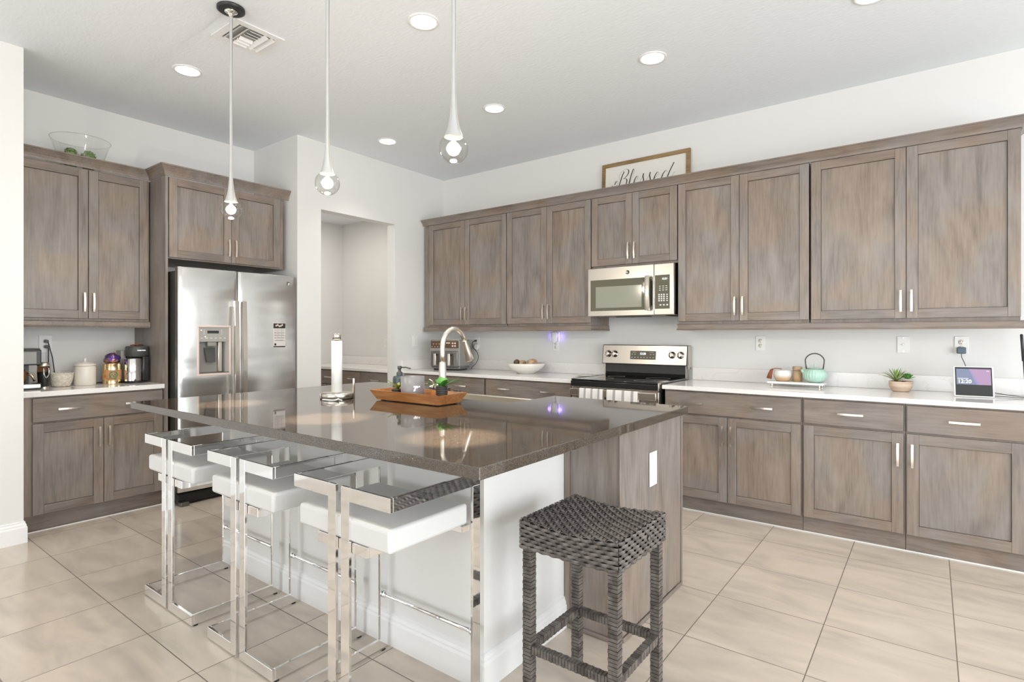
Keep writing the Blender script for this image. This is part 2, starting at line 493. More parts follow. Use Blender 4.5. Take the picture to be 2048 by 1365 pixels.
# rear wall and right wall with their glass doors
WX0, WX1, WZ = 1.2, 6.8, 2.45
mb = MB(); mb.box(-.9, WX0, YR - .12, YR, 0, CEIL, 'wall_paint'); mb.box(WX1, XR, YR - .12, YR, 0, CEIL, 'wall_paint'); mb.box(WX0, WX1, YR - .12, YR, WZ, CEIL, 'wall_paint')
struct('wall_rear', mb)
RY0, RY1 = -5.9, -1.5
mb = MB(); mb.box(XR, XR + .12, YR, RY0, 0, CEIL, 'wall_paint'); mb.box(XR, XR + .12, RY1, 0, 0, CEIL, 'wall_paint'); mb.box(XR, XR + .12, RY0, RY1, WZ, CEIL, 'wall_paint')
struct('wall_right', mb)


def slider(name, x0, x1, n_, along):
    fr = MB(); gl = MB(); w_ = (x1 - x0) / n_
    for i in range(n_ + 1):
        c_ = x0 + i * w_; a, b_ = c_ - .035, c_ + .035
        if i == 0: a = x0
        if i == n_: b_ = x1
        if along == 'x': fr.box(a, b_, YR - .08, YR - .03, .05, WZ - .05, 'white_trim')
        else: fr.box(XR + .03, XR + .08, a, b_, .05, WZ - .05, 'white_trim')
    for z0, z1 in ((0, .05), (WZ - .05, WZ)):
        if along == 'x': fr.box(x0, x1, YR - .08, YR - .03, z0, z1, 'white_trim')
        else: fr.box(XR + .03, XR + .08, x0, x1, z0, z1, 'white_trim')
    if along == 'x': gl.faces([(x0, YR - .055, .05), (x1, YR - .055, .05), (x1, YR - .055, WZ - .05), (x0, YR - .055, WZ - .05)], [(0, 1, 2, 3)], 'window_glass')
    else: gl.faces([(XR + .055, x0, .05), (XR + .055, x1, .05), (XR + .055, x1, WZ - .05), (XR + .055, x0, WZ - .05)], [(0, 1, 2, 3)], 'window_glass')
    f = tag(fr.build(name), None, None, kind='structure'); gl.build('window_glass', f)


slider('window_1', WX0, WX1, 4, 'x'); slider('window_2', RY0, RY1, 3, 'y')

# baseboards
BB = [(0, 0), (.016, 0), (.016, .095), (.012, .105), (.012, .112), (.007, .122), (.007, .13), (0, .135)]
struct('baseboard_left', MB().sweep([(0, YR), (0, -3.73), (-.12, -3.73)], BB, 'white_trim'))
struct('baseboard_doorway', MB().sweep([(0, -1.864), (0, -1.623), (-.12, -1.623)], BB, 'white_trim'))
struct('baseboard_back', MB().sweep([(5.62, 0), (XR, 0)], BB, 'white_trim'))

# ------------------------------------------------------------------ cabinetry
FR = .058


def handle(parent, x, z, vert, y, L=.138):
    mb = MB(); n_ = 8
    # slightly arched flat bar on two posts
    for i in range(n_):
        t0, t1 = -1 + 2 * i / n_, -1 + 2 * (i + 1) / n_
        o0, o1 = .030 - .006 * t0 * t0, .030 - .006 * t1 * t1
        a0, a1 = t0 * L / 2, t1 * L / 2; h = .0062
        vs = []
        for a, o in ((a0, o0), (a1, o1)):
            for dd, oo in ((-h, o), (h, o), (h, o - .006), (-h, o - .006)):
                vs.append((x + dd, y - oo, z + a) if vert else (x + a, y - oo, z + dd))
        fs = [(0, 1, 5, 4), (1, 2, 6, 5), (2, 3, 7, 6), (3, 0, 4, 7)]
        if i == 0: fs.append((3, 2, 1, 0))
        if i == n_ - 1: fs.append((4, 5, 6, 7))
        mb.faces(vs, fs, 'nickel')
    for sg in (-1, 1):
        a = sg * L * .35
        c_ = (x, y, z + a) if vert else (x + a, y, z)
        mb.lathe([(.0045, -.026), (.0045, 0)], c_, 'nickel', seg=8, axis='y')
    return mb.build('handle', parent)


def door(parent, x0, x1, z0, z1, y, hx=None, hz=None, th=.02, fr=FR):
    """shaker door whose back lies on y, front on y-th"""
    mb = MB(); yb, yf = y, y - th
    for a, b_ in ((x0, x0 + fr), (x1 - fr, x1)): mb.box(a, b_, yf, yb, z0, z1, 'wood_v', bev=.0015, seg=1)
    for a, b_ in ((z0, z0 + fr), (z1 - fr, z1)): mb.box(x0 + fr, x1 - fr, yf + .0003, yb, a, b_, 'wood_h', bev=.0015, seg=1)
    d = mb.build('door', parent)
    pn = MB()
    pn.box(x0 + fr + .0022, x1 - fr - .0022, yf + .011, yf + .016, z0 + fr + .0022, z1 - fr - .0022, 'wood_v')
    pn.build('door_panel', d)
    if hx is not None: handle(d, hx, hz, True, yf)
    return d


def drawer(parent, x0, x1, z0, z1, y, hxs, th=.02):
    d = MB().box(x0, x1, y - th, y, z0, z1, 'wood_h', bev=.003, seg=2).build('drawer', parent)
    for hx in hxs: handle(d, hx, (z0 + z1) / 2, False, y - th)
    return d


TOE = .104


def base_cab(name, label, loc, rz, W, depth, doors, drawers, fl=.008, toe=True, h=.882):
    """front at local y=-depth; doors=[(x0,x1,handle 'l'/'r'/None)], drawers=[(x0,x1,[hx])]"""
    t_ = thing(name, label, 'cabinet', loc, rz)
    mb = MB(); mb.box(0.0012, W - .0012, -depth, -.002, TOE, h, 'wood_v')
    mb.build('carcass', t_)
    MB().box(.0015, W - .0015, -depth + .016, -depth + .03, .001, TOE - .001, 'wood_h').build('toe_kick', t_)
    for x0, x1, hs in doors:
        hx = None if hs is None else (x0 + .027 if hs == 'l' else x1 - .027)
        door(t_, x0, x1, .108, .703, -depth - .001, hx, .578)
    for x0, x1, hx in drawers: drawer(t_, x0, x1, .715, .872, -depth - .001, hx)
    return t_


def wall_cab(name, label, loc, rz, W, depth, z0, z1, doors, hz=None, dz0=.02, dz1=.01):
    t_ = thing(name, label, 'cabinet', loc, rz)
    MB().box(.0045, W - .0045, -depth, -.002, z0, z1, 'wood_v').build('carcass', t_)
    for x0, x1, hs in doors:
        hx = x0 + .026 if hs == 'l' else x1 - .026
        door(t_, x0, x1, z0 + dz0, z1 - dz1, -depth - .001, hx, hz if hz else z0 + .13)
    return t_


BD = .614  # base depth
RZ0, RZ1 = 1.375, 2.49
G = .005
# right run: base
base_cab('base_cabinet', 'wide base cabinet in the back corner, left end of the run behind the sink', (.02, 0, 0), 0, 1.12, BD,
         [(.03, .568, 'r'), (.572, 1.112, 'l')], [(.03, 1.112, [.32, .83])])
base_cab('base_cabinet', 'base cabinet with a two-handle drawer just left of the stove', (1.144, 0, 0), 0, .946, BD,
         [(.008, .471, 'r'), (.475, .938, 'l')], [(.008, .938, [.24, .71])])
base_cab('base_cabinet', 'base cabinet with one wide two-handle drawer and double doors right of the stove', (2.893, 0, 0), 0, .934, BD,
         [(.01, .459, 'r'), (.463, .926, 'l')], [(.01, .926, [.224, .690])])
base_cab('base_cabinet', 'single-door base cabinet below the teapot shelf with its handle on the right', (3.827, 0, 0), 0, .55, BD,
         [(.010, .540, 'r')], [(.010, .540, [.27])])
base_cab('base_cabinet', 'single-door base cabinet below the smart display with its handle on the left', (4.377, 0, 0), 0, .534, BD,
         [(.006, .527, 'l')], [(.006, .527, [.27])])
base_cab('base_cabinet', 'base cabinet cut off by the right edge past the smart display', (4.911, 0, 0), 0, .70, BD,
         [(.012, .690, 'r')], [(.012, .690, [.35])])
# right run: uppers
UD = .33


def upper(lbl, x0, x1, mid, z0=RZ0, z1=RZ1, hz=1.505, lf=G, rf=G):
    return wall_cab('wall_cabinet', lbl, (x0, 0, 0), 0, x1 - x0, UD, z0, z1,
                    [(lf, mid - x0 - .0018, 'r'), (mid - x0 + .0018, x1 - x0 - rf, 'l')], hz)


upper('tall double-door wall cabinet in the corner above the air fryer', .03, 1.18, .632, lf=.085)
upper('tall double-door wall cabinet just left of the microwave', 1.18, 2.116, 1.648)
upper('short double-door wall cabinet directly above the microwave', 2.116, 2.892, 2.503, z0=1.865, hz=1.995)
upper('tall double-door wall cabinet just right of the microwave', 2.892, 3.826, 3.36, rf=.004)
upper('widest tall double-door wall cabinet at the right end of the row', 3.826, 4.915, 4.372, lf=.011, rf=.004)


def crown(name, label, path, z0, z1, pr=.045, endcut=False):
    prof = [(0, z0), (.006, z0), (.008, z0 + (z1 - z0) * .2), (.014, z0 + (z1 - z0) * .4), (.025, z0 + (z1 - z0) * .62), (pr - .006, z0 + (z1 - z0) * .84), (pr, z0 + (z1 - z0) * .88), (pr, z1), (0, z1)]
    return tag(MB().sweep(path, prof, 'wood_h', endcut).build(name), label, 'moulding')


crown('crown_moulding', 'crown moulding along the top of the long back-wall cabinet row',
      [(.032, -.352), (4.914, -.352), (4.914, -.002)], 2.482, 2.545)
LR = [(-.014, 1.326), (.006, 1.326), (.008, 1.334), (.002, 1.342), (.002, 1.368), (.006, 1.3735), (-.014, 1.3735)]
tag(MB().sweep([(.032, -.348), (2.114, -.348), (2.114, -.004)], LR, 'wood_h').build('light_rail'), 'light rail moulding under the back-wall cabinets left of the microwave', 'moulding')
tag(MB().sweep([(2.894, -.004), (2.894, -.348), (4.96, -.348)], LR, 'wood_h').build('light_rail'), 'light rail moulding under the back-wall cabinets right of the microwave', 'moulding')

# left run (rotated: local x -> +Y, local front -> +X)
H = pi / 2
base_cab('base_cabinet', 'base cabinet with double doors under the coffee corner left of the fridge', (XA, -3.728, 0), H, .851, .55,
         [(.078, .467, 'r'), (.471, .846, 'l')], [(.078, .846, [.277, .665])])
wall_cab('wall_cabinet', 'tall double-door wall cabinet above the coffee corner left of the fridge', (XA, -3.728, 0), H, .85, .31, 1.393, 2.50,
         [(.02, .444, 'r'), (.448, .832, 'l')], 1.527, dz0=.016, dz1=.008)
LR2 = [(-.014, 1.345), (.006, 1.345), (.010, 1.352), (.003, 1.360), (.003, 1.386), (.008, 1.3915), (-.014, 1.3915)]
tag(MB().sweep([(-.412, -3.726), (-.412, -2.879)], LR2, 'wood_h').build('light_rail'), 'light rail moulding under the wall cabinet left of the fridge', 'moulding')
crown('crown_moulding', 'crown moulding above the coffee corner wall cabinet', [(-.41, -3.728), (-.41, -2.8775)], 2.502, 2.575, endcut=True)
# fridge surround
tag(MB().box(XA + .002, -.14, -2.876, -2.858, .001, 2.499, 'wood_v').build('end_panel'), 'tall wooden end panel standing against the left side of the fridge', 'cabinet panel')
wall_cab('wall_cabinet', 'deep double-door wall cabinet over the fridge', (XA, -2.857, 0), H, .955, .58, 1.875, 2.50,
         [(.008, .480, 'r'), (.484, .955 - .045, 'l')], 2.005, dz0=.01, dz1=.006)
crown('crown_moulding', 'crown moulding above the fridge cabinet turning back at its left side', [(-.41, -2.876), (-.139, -2.876), (-.139, -1.868)], 2.501, 2.583)

# pantry cabinet through the doorway
base_cab('pantry_cabinet', 'brown drawer cabinet seen through the white doorway', (-1.775, -.102, 0), 0, 1.64, .60,
         [(.01, .54, 'r'), (.55, 1.09, 'r'), (1.10, 1.63, 'l')], [(.01, .73, [.61]), (.74, 1.17, [1.05]), (1.18, 1.63, [1.455])])
ct = tag(MB().box(-1.778, -.123, -.735, -.102, .884, .914, 'white_quartz', bev=.002).build('pantry_countertop'), 'pale countertop seen through the white doorway', 'countertop')
MB().box(-1.778, -.123, -.122, -.103, .915, 1.015, 'white_quartz').build('backsplash', ct)

# white countertops
ct = tag(MB().box(.002, 2.098, -.652, -.001, .884, .914, 'white_quartz', bev=.002).build('countertop'), 'white stone countertop left of the stove with the air fryer on it', 'countertop')
mb = MB(); mb.box(.021, 2.098, -.021, -.001, .915, 1.016, 'white_quartz'); mb.box(.001, .0205, -.65, -.001, .915, 1.016, 'white_quartz'); mb.build('backsplash', ct)
ct = tag(MB().box(2.884, 5.612, -.652, -.001, .884, .914, 'white_quartz', bev=.002).build('countertop'), 'white stone countertop right of the stove with teapot, plant and smart display', 'countertop')
MB().box(2.90, 5.612, -.021, -.001, .915, 1.016, 'white_quartz').build('backsplash', ct)
ct = tag(MB().box(XA + .001, -.145, -3.727, -2.878, .884, .918, 'white_quartz', bev=.002).build('countertop'), 'short white countertop of the coffee corner beside the fridge', 'countertop')
MB().box(XA + .002, XA + .021, -3.726, -2.878, .919, 1.02, 'white_quartz').build('backsplash', ct)

# thin pale bead where the toe kicks meet the floor
struct('trim_1', MB().box(2.895, 5.61, -.6045, -.599, .0, .007, 'white_trim'))
struct('trim_2', MB().box(XA + .564 + .0005, XA + .570, -3.727, -2.878, .0, .006, 'white_trim'))

# ------------------------------------------------------------------ island
KX0, KX1, KY0, KY1 = 1.31, 3.20, -3.11, -2.552
struct('wall_island', MB().box(KX0, KX1, KY0, KY1, 0, .874, 'wall_paint'))
struct('baseboard_island', MB().sweep([(KX0, KY1), (KX0, KY0), (KX1, KY0), (KX1, KY1)][::1], [(o, z) for o, z in BB], 'white_trim'))
isl = thing('island_cabinet', 'kitchen island base cabinet with grey-brown wood end panel facing right', 'cabinet', (1.0, -2.55, 0))
mb = MB(); IX0, IX1, IY0, IY1 = .98, 3.463, -2.55, -1.825
mb = MB(); mb.box(0, 2.46, 0, .04, .001, .874, 'wood_v'); mb.box(0, .65, .04, .72, .1, .874, 'wood_v'); mb.box(1.80, 2.46, .04, .72, .1, .874, 'wood_v'); mb.box(.65, 1.80, .04, .70, .1, .60, 'wood_v')
mb.build('carcass', isl)
mb = MB(); mb.box(2.4605, 2.465, .02, .70, .02, .873, 'wood_v')
mb.build('end_panel', isl)
mb = MB(); mb.box(2.461, 2.470, -.003, .020, .001, .873, 'wood_v', bev=.002); mb.box(2.461, 2.470, .705, .722, .001, .873, 'wood_v', bev=.002)
mb.box(2.466, 2.474, .021, .704, .001, .019, 'wood_h', bev=.002); mb.box(2.215, 2.461, -.012, -.002, .001, .019, 'wood_h', bev=.002); mb.box(2.204, 2.226, -.010, -.001, .02, .873, 'wood_v')
mb.build('edge_trim', isl)
MB().box(.01, 2.45, .64, .66, .001, .099, 'wood_h').build('toe_kick', isl)
for x0, x1, hs in ((.005, .32, 'r'), (.325, .64, 'l'), (1.81, 2.13, 'r'), (2.135, 2.455, 'l')):
    d = MB().box(x0, x1, .721, .741, .108, .703, 'wood_v', bev=.0015, seg=1).build('door', isl)
    MB().box(x0, x1, .721, .741, .715, .868, 'wood_h', bev=.0015, seg=1).build('drawer', isl)
for x0, x1 in ((.655, 1.22), (1.225, 1.79)):
    MB().box(x0, x1, .701, .741, .108, .60, 'wood_v', bev=.0015, seg=1).build('door', isl)

SX0, SX1, SY0 = 1.77, 2.645, -2.235
poly = [(.92, -3.462), (3.478, -3.462), (3.478, -1.768), (SX1, -1.768), (SX1, SY0), (SX0, SY0), (SX0, -1.768), (.92, -1.768)]
tag(MB().prism(poly, .876, .914, 'dark_quartz', bev=.003).build('island_countertop'), 'glossy dark brown speckled stone top of the kitchen island', 'countertop')
# apron sink
sk = thing('apron_sink', 'stainless steel apron sink set into the far edge of the island', 'sink', (0, 0, 0))
mb = MB(); a, b_, c_, d_ = SX0 + .002, SX1 - .002, SY0 + .002, -1.755
tk = .018
mb.box(a, b_, c_, c_ + tk, .65, .872, 'sink_steel'); mb.box(a, b_, d_ - .03, d_, .64, .882, 'sink_steel', bev=.004)
mb.box(a, a + tk, c_ + tk, d_ - .03, .65, .872, 'sink_steel'); mb.box(b_ - tk, b_, c_ + tk, d_ - .03, .65, .872, 'sink_steel'); mb.box(a + tk, b_ - tk, c_ + tk, d_ - .03, .65, .665, 'sink_steel')
mb.build('basin', sk)
MB().lathe([(.04, 0), (.04, .004), (.01, .004)], ((a + b_) / 2, (c_ + d_) / 2, .666), 'steel_dark').build('drain', sk)
# island outlet cover
MB_ = MB().box(0, .006, -.04, .04, -.078, .078, 'white_plastic', bev=.002)
tag(MB_.build('blank_outlet_cover', loc=(3.4665, -2.212, .67)), 'white blank cover plate on the right wooden end of the island', 'wall plate')

# faucet
fc = thing('kitchen_faucet', 'brushed nickel gooseneck faucet standing behind the wooden tray', 'faucet', (2.207, -2.30, .914))
mb = MB(); mb.lathe([(.030, 0), (.030, .006), (.026, .012), (.0235, .03), (.021, .18), (.0185, .21), (.0183, .215)], (0, 0, 0), 'nickel', seg=24); mb.build('body', fc)
pts = [(0, 0, .2), (0, 0, .26)]
R_ = .098
for i in range(0, 13):
    an = pi - pi * .90 * i / 12; pts.append((0, R_ + R_ * cos(an), .305 + R_ * 1.08 * sin(an)))
mb = MB(); mb.tube(pts, .0145, 'nickel', seg=14); mb.build('spout', fc)
p1 = Vector(pts[-1]); p0 = Vector(pts[-2]); dr = (p1 - p0).normalized()
mb = MB(); mb.tube([p1 + dr * t_ for t_ in (-.004, .0, .02, .06, .125, .13)], [.0155, .0155, .0165, .021, .0265, .025], 'nickel', seg=16); mb.build('spray_head', fc)
mb = MB(); mb.lathe([(.0, -.105), (.010, -.103), (.013, -.095), (.010, -.086), (.006, -.084), (.006, -.078), (.018, -.076), (.024, -.068), (.0245, -.056)], (0, 0, .062), 'nickel', seg=20, axis='x')
mb.lathe([(.0246, -.056), (.0246, -.050)], (0, 0, .062), 'black_plastic', seg=20, axis='x'); mb.lathe([(.0245, -.050), (.0245, -.019)], (0, 0, .062), 'nickel', seg=20, axis='x')
mb.tube([(-.07, 0, .08), (-.075, -.01, .10), (-.082, -.03, .112)], .005, 'nickel', seg=8)
mb.build('handle', fc)

# ------------------------------------------------------------------ chrome bar stools
W2, D0, D1, AH = .255, -.215, .200, .80


def strip_loop(mb, pts, plane, th, m='chrome'):
    """closed or open strip made of boxes; pts = list of boxes"""
    for b_ in pts: mb.box(*b_, m, bev=.0012, seg=1)


def stool():
    t_ = thing('bar_stool', 'x', 'stool', (0, 0, 0), 0, 'chrome bar stools along the island')
    for sg in (-1, 1):
        mb = MB(); tb = .012; sw = .045
        def bx(xa, xb, ya, yb, za, zb):
            mb.box(min(sg * xa, sg * xb), max(sg * xa, sg * xb), ya, yb, za, zb, 'chrome', bev=.0015, seg=1)
        # back piece in the XZ plane: post, top and bottom outward bars
        bx(.014, .056, D0, D0 + tb, .006, AH); bx(.056, W2, D0, D0 + tb, AH - sw, AH); bx(.056, W2, D0, D0 + tb, .006, .006 + sw)
        # side piece in the YZ plane: arm, front leg, runner
        bx(W2 - tb, W2, D0 + tb, D1, AH - sw, AH); bx(W2 - tb, W2, D0 + tb, D1, .006, .006 + sw); bx(W2 - tb, W2, D1 - .04, D1, .006 + sw, AH - sw)
        mb.build('frame_strip', t_)
    MB().box(-W2 + .014, W2 - .014, -.205, .150, .622, .697, 'leatherette', bev=.012, seg=3).build('seat_cushion', t_)
    mb = MB(); mb.box(-.13, .13, -.202, -.192, .586, .621, 'chrome', bev=.001, seg=1); mb.box(-.13, -.12, -.192, .12, .586, .621, 'chrome'); mb.box(.12, .13, -.192, .12, .586, .621, 'chrome'); mb.box(-W2 + .013, W2 - .013, .120, .155, .600, .621, 'chrome')
    mb.build('seat_support', t_)
    mb = MB(); yy = D1 - .02
    mb.lathe([(.008, -W2 + .03), (.008, W2 - .03)], (0, yy, .23), 'chrome', seg=12, axis='x')
    for sg in (-1, 1): mb.lathe([(.013, -.009), (.013, .009)], (sg * (W2 - .022), yy, .23), 'chrome', seg=12, axis='x')
    mb.build('footrest', t_)
    for sx, sy in ((-1, D0 + .02), (1, D0 + .02), (-1, D1 - .02), (1, D1 - .02)):
        MB().box(sx * (W2 - .006) - .006, sx * (W2 - .006) + .006, sy - .008, sy + .008, 0, .0058, 'black_plastic').build('floor_glide', t_)
    return t_


st = stool()
for i, (cx, lb) in enumerate(((1.642, 'chrome bar stool with white cushion, the one closest to the fridge'),
                              (2.302, 'middle chrome bar stool with white cushion between its two neighbours'),
                              (2.955, 'chrome bar stool with white cushion at the near island corner, next to the wicker stool'))):
    o = st if i == 0 else copy_tree(st)
    o.location = (cx, -3.342, 0); o['label'] = lb

# ------------------------------------------------------------------ wicker stool
ws = thing('wicker_stool', 'dark brown woven wicker backless stool in front of the island end', 'stool', (3.555, -2.935, 0))
S_ = .186; ZT = .66


def dip(x, y):
    return -.022 * max(0, cos(pi * x / (2 * S_))) ** 1.2 * (1 - .35 * (y / S_) ** 2)


mb = MB()
# dark core under the weave
NX = 10
vs = []; fs = []
for i in range(NX + 1):
    for j in range(NX + 1):
        x = -S_ + .006 + (2 * S_ - .012) * i / NX; y = -S_ + .006 + (2 * S_ - .012) * j / NX; vs.append((x, y, ZT - .007 + dip(x, y)))
for i in range(NX):
    for j in range(NX): fs.append((i * (NX + 1) + j, (i + 1) * (NX + 1) + j, (i + 1) * (NX + 1) + j + 1, i * (NX + 1) + j + 1))
mb.faces(vs, fs, 'wicker_core')
mb.box(-S_ + .006, S_ - .006, -S_ + .006, S_ - .006, ZT - .095, ZT - .034, 'wicker_core')


def ribbon(mb, pts, wv, hn, m='wicker', th=.0022):
    """flat strand through pts, half-width vector wv, outward normal hn"""
    vs = []; fs = []; wv = Vector(wv); hn = Vector(hn)
    for p in pts:
        p = Vector(p); vs += [p - wv, p - wv * .5 + hn * th, p + wv * .5 + hn * th, p + wv]
    for i in range(len(pts) - 1):
        a = i * 4; b_ = a + 4
        for k in range(3): fs.append((a + k, b_ + k, b_ + k + 1, a + k + 1))
    mb.faces(vs, fs, m, True)


NR = 21; pit = 2 * S_ / NR; NS = 18; sp = 2 * S_ / NS; AMP = .0034
for r_ in range(NR):
    y = -S_ + pit * (r_ + .5); pts = []
    for k in range(NS * 4 + 1):
        x = -S_ + 2 * S_ * k / (NS * 4)
        z = ZT - .003 + AMP * sin(pi * (x + S_) / sp + pi * (r_ % 2)) + dip(x, y)
        pts.append((x, y, z))
    ribbon(mb, pts, (0, pit * .40, 0), (0, 0, 1))
for s_ in range(NS):  # stakes crossing
    x = -S_ + sp * (s_ + .5); pts = []
    for k in range(NR * 4 + 1):
        y = -S_ + 2 * S_ * k / (NR * 4)
        ph = pi * (s_ % 2)
        z = ZT - .0035 - AMP * 1.15 * sin(pi * (y + S_) / pit + pi / 2 * 0 + ph) * (1 if True else 0) + dip(x, y)
        pts.append((x, y, z - .001))
    ribbon(mb, pts, (sp * .22, 0, 0), (0, 0, 1))
# aprons
NA = 7; ah = .098
for side in range(4):
    for r_ in range(NA):
        pts = []
        for k in range(NS * 4 + 1):
            a = -S_ + 2 * S_ * k / (NS * 4); o = S_ + AMP * sin(pi * (a + S_) / sp + pi * ((r_ + side) % 2))
            dd = dip(a, S_) if side in (0, 2) else dip(S_, a)
            z = ZT - .004 - ah * (r_ + .5) / NA + dd * (1 - r_ / NA)
            p = {0: (a, -o, z), 1: (o, a, z), 2: (a, o, z), 3: (-o, a, z)}[side]; pts.append(p)
        nn = {0: (0, -1, 0), 1: (1, 0, 0), 2: (0, 1, 0), 3: (-1, 0, 0)}[side]
        ribbon(mb, pts, (0, 0, ah / NA * .43), nn)
mb.build('woven_seat', ws, fix=False)


def wrapped(mb, a, b_, w_, n_):
    """wicker wrapped square bar from a to b"""
    a = Vector(a); b_ = Vector(b_); d = (b_ - a); L = d.length; d.normalize()
    ax = max(range(3), key=lambda i: abs(d[i])); h = w_ / 2
    def bx(p, q, hh, m):
        lo = [min(p[i], q[i]) - (0 if i == ax else hh) for i in range(3)]; hi = [max(p[i], q[i]) + (0 if i == ax else hh) for i in range(3)]
        mb.box(lo[0], hi[0], lo[1], hi[1], lo[2], hi[2], m, bev=0)
    bx(a, b_, h - .0022, 'wicker_core')
    st_ = L / n_
    for i in range(n_):
        p = a + d * (st_ * (i + .09)); q = a + d * (st_ * (i + .91))
        bx(p, q, h - (.0008 if i % 2 else 0), 'wicker')


q = S_ - .024
for sx in (-1, 1):
    for sy in (-1, 1):
        mb = MB(); wrapped(mb, (sx * q, sy * q, .002), (sx * q, sy * q, ZT - ah - .002), .034, 44); mb.build('leg', ws)
for sy in (-1, 1):
    mb = MB(); wrapped(mb, (-q + .018, sy * q, .215), (q - .018, sy * q, .215), .028, 24); mb.build('stretcher', ws)
for sx in (-1, 1):
    mb = MB(); wrapped(mb, (sx * q, -q + .018, .215), (sx * q, q - .018, .215), .028, 24); mb.build('stretcher', ws)
MB().lathe([(.010, 0), (.010, .004), (.007, .005)], (S_ + .004, .03, ZT - .05), 'steel_dark', seg=16, axis='x').build('badge', ws)

# ------------------------------------------------------------------ refrigerator
fg = thing('refrigerator', 'stainless steel side-by-side refrigerator with water dispenser in the wall recess', 'refrigerator', (0, 0, 0))
F0, F1, FS = -2.846, -1.878, -2.398
mb = MB(); mb.box(-.71, -.05, F0 + .005, F1 - .006, .03, 1.775, 'fridge_side', bev=.004)
for yy in (F0 + .05, F1 - .08): mb.box(-.14, -.03, yy, yy + .05, 1.776, 1.80, 'black_plastic', bev=.003)
mb.build('body', fg)
mb = MB(); mb.box(-.045, -.02, F0 + .01, F1 - .01, .012, .085, 'black_plastic')
for i in range(5): mb.box(-.02, -.014, F0 + .02, F1 - .02, .020 + i * .013, .026 + i * .013, 'black_enamel')
mb.box(-.02, .03, F0 + .01, F0 + .07, .0, .03, 'steel_dark', bev=.003)
mb.build('base_grille', fg)


def fdoor(y0, y1, hole=None):
    z0, z1 = .105, 1.802
    ys = sorted(set([y0, y0 + .004, y0 + .010, y1 - .010, y1 - .004, y1] + [y0 + (y1 - y0) * i / 14 for i in range(1, 14)] + ([hole[0], hole[1]] if hole else [])))
    zs = sorted(set([z0, z0 + .006, z1 - .006, z1] + ([hole[2], hole[3]] if hole else []) + [z0 + (z1 - z0) * i / 6 for i in range(1, 6)]))
    ym = (y0 + y1) / 2; hw = (y1 - y0) / 2
    def X(y, z):
        e_ = min(y - y0, y1 - y); rr = .012
        x = .004 + .016 * (1 - ((y - ym) / hw) ** 2)
        if e_ < rr: x -= (rr - math.sqrt(max(0, rr * rr - (rr - e_) ** 2)))
        ez = min(z - z0, z1 - z)
        if ez < .003: x -= .003
        return x
    vs = [(X(y, z), y, z) for z in zs for y in ys]; fs = []; n_ = len(ys)
    for i in range(len(zs) - 1):
        for j in range(n_ - 1):
            if hole and hole[0] <= (ys[j] + ys[j + 1]) / 2 <= hole[1] and hole[2] <= (zs[i] + zs[i + 1]) / 2 <= hole[3]: continue
            fs.append((i * n_ + j, i * n_ + j + 1, (i + 1) * n_ + j + 1, (i + 1) * n_ + j))
    mb = MB(); mb.faces(vs, fs, 'fridge_steel', True)
    # sides, back
    xb = -.045
    for y in (y0, y1):
        mb.faces([(xb, y, z0), (X(y, z0), y, z0), (X(y, z1), y, z1), (xb, y, z1)], [(0, 1, 2, 3)], 'steel_dark')
    for z in (z0, z1):
        vv = [(X(y, z), y, z) for y in ys] + [(xb, y1, z), (xb, y0, z)]
        mb.faces(vv, [tuple(range(len(vv)))], 'steel_dark')
    mb.faces([(xb, y0, z0), (xb, y1, z0), (xb, y1, z1), (xb, y0, z1)], [(0, 1, 2, 3)], 'steel_dark')
    return mb.build('door', fg)


HO = (-2.706, -2.470, .985, 1.352)
dl = fdoor(F0, FS - .003, HO); dr_ = fdoor(FS + .003, F1)
for dd, yc in ((dl, -2.428), (dr_, -2.366)):
    mb = MB(); N_ = 10; pts = []
    for i in range(N_ + 1):
        t_ = i / N_; z = .62 + (1.562 - .62) * t_; xo = .055 + .014 * sin(pi * t_)
        pts.append((xo, z))
    for i in range(N_):
        (xa, za), (xb_, zb) = pts[i], pts[i + 1]; h = .017
        vs = [(xa, yc - h, za), (xa, yc + h, za), (xa - .012, yc + h, za), (xa - .012, yc - h, za), (xb_, yc - h, zb), (xb_, yc + h, zb), (xb_ - .012, yc + h, zb), (xb_ - .012, yc - h, zb)]
        fs = [(0, 1, 5, 4), (1, 2, 6, 5), (2, 3, 7, 6), (3, 0, 4, 7)]
        if i == 0: fs.append((0, 1, 2, 3))
        if i == N_ - 1: fs.append((4, 5, 6, 7))
        mb.faces(vs, fs, 'stainless')
    for z in (.64, 1.535): mb.box(.012, .05, yc - .012, yc + .012, z - .02, z + .025, 'chrome', bev=.002)
    mb.build('handle', dd)
# dispenser
mb = MB(); y0, y1, z0, z1 = HO
fx = .021
for q4 in ((y0 - .010, y1 + .010, z1 - .004, z1 + .012), (y0 - .010, y1 + .010, z0 - .012, z0 + .004), (y0 - .010, y0 + .004, z0 + .004, z1 - .004), (y1 - .004, y1 + .010, z0 + .004, z1 - .004)):
    mb.box(-.02, fx + .003, q4[0], q4[1], q4[2], q4[3], 'rose_gold', bev=.003)
ds = mb.build('dispenser', dl)
mb = MB(); mb.box(-.02, .016, y0 + .004, y1 - .004, 1.236, z1 - .004, 'dispenser_grey')
mb.box(.0161, .0165, -2.640, -2.553, 1.300, 1.322, 'black_plastic')
for k in range(6): mb.box(.0161, .0167, -2.690 + k * .035, -2.672 + k * .035, 1.262, 1.2655, 'white_plastic')
for k in range(3):
    mb.box(.0161, .0167, -2.668, -2.660, 1.296 + k * .014, 1.300 + k * .014, 'white_plastic'); mb.box(.0161, .0167, -2.535, -2.527, 1.296 + k * .014, 1.300 + k * .014, 'white_plastic')
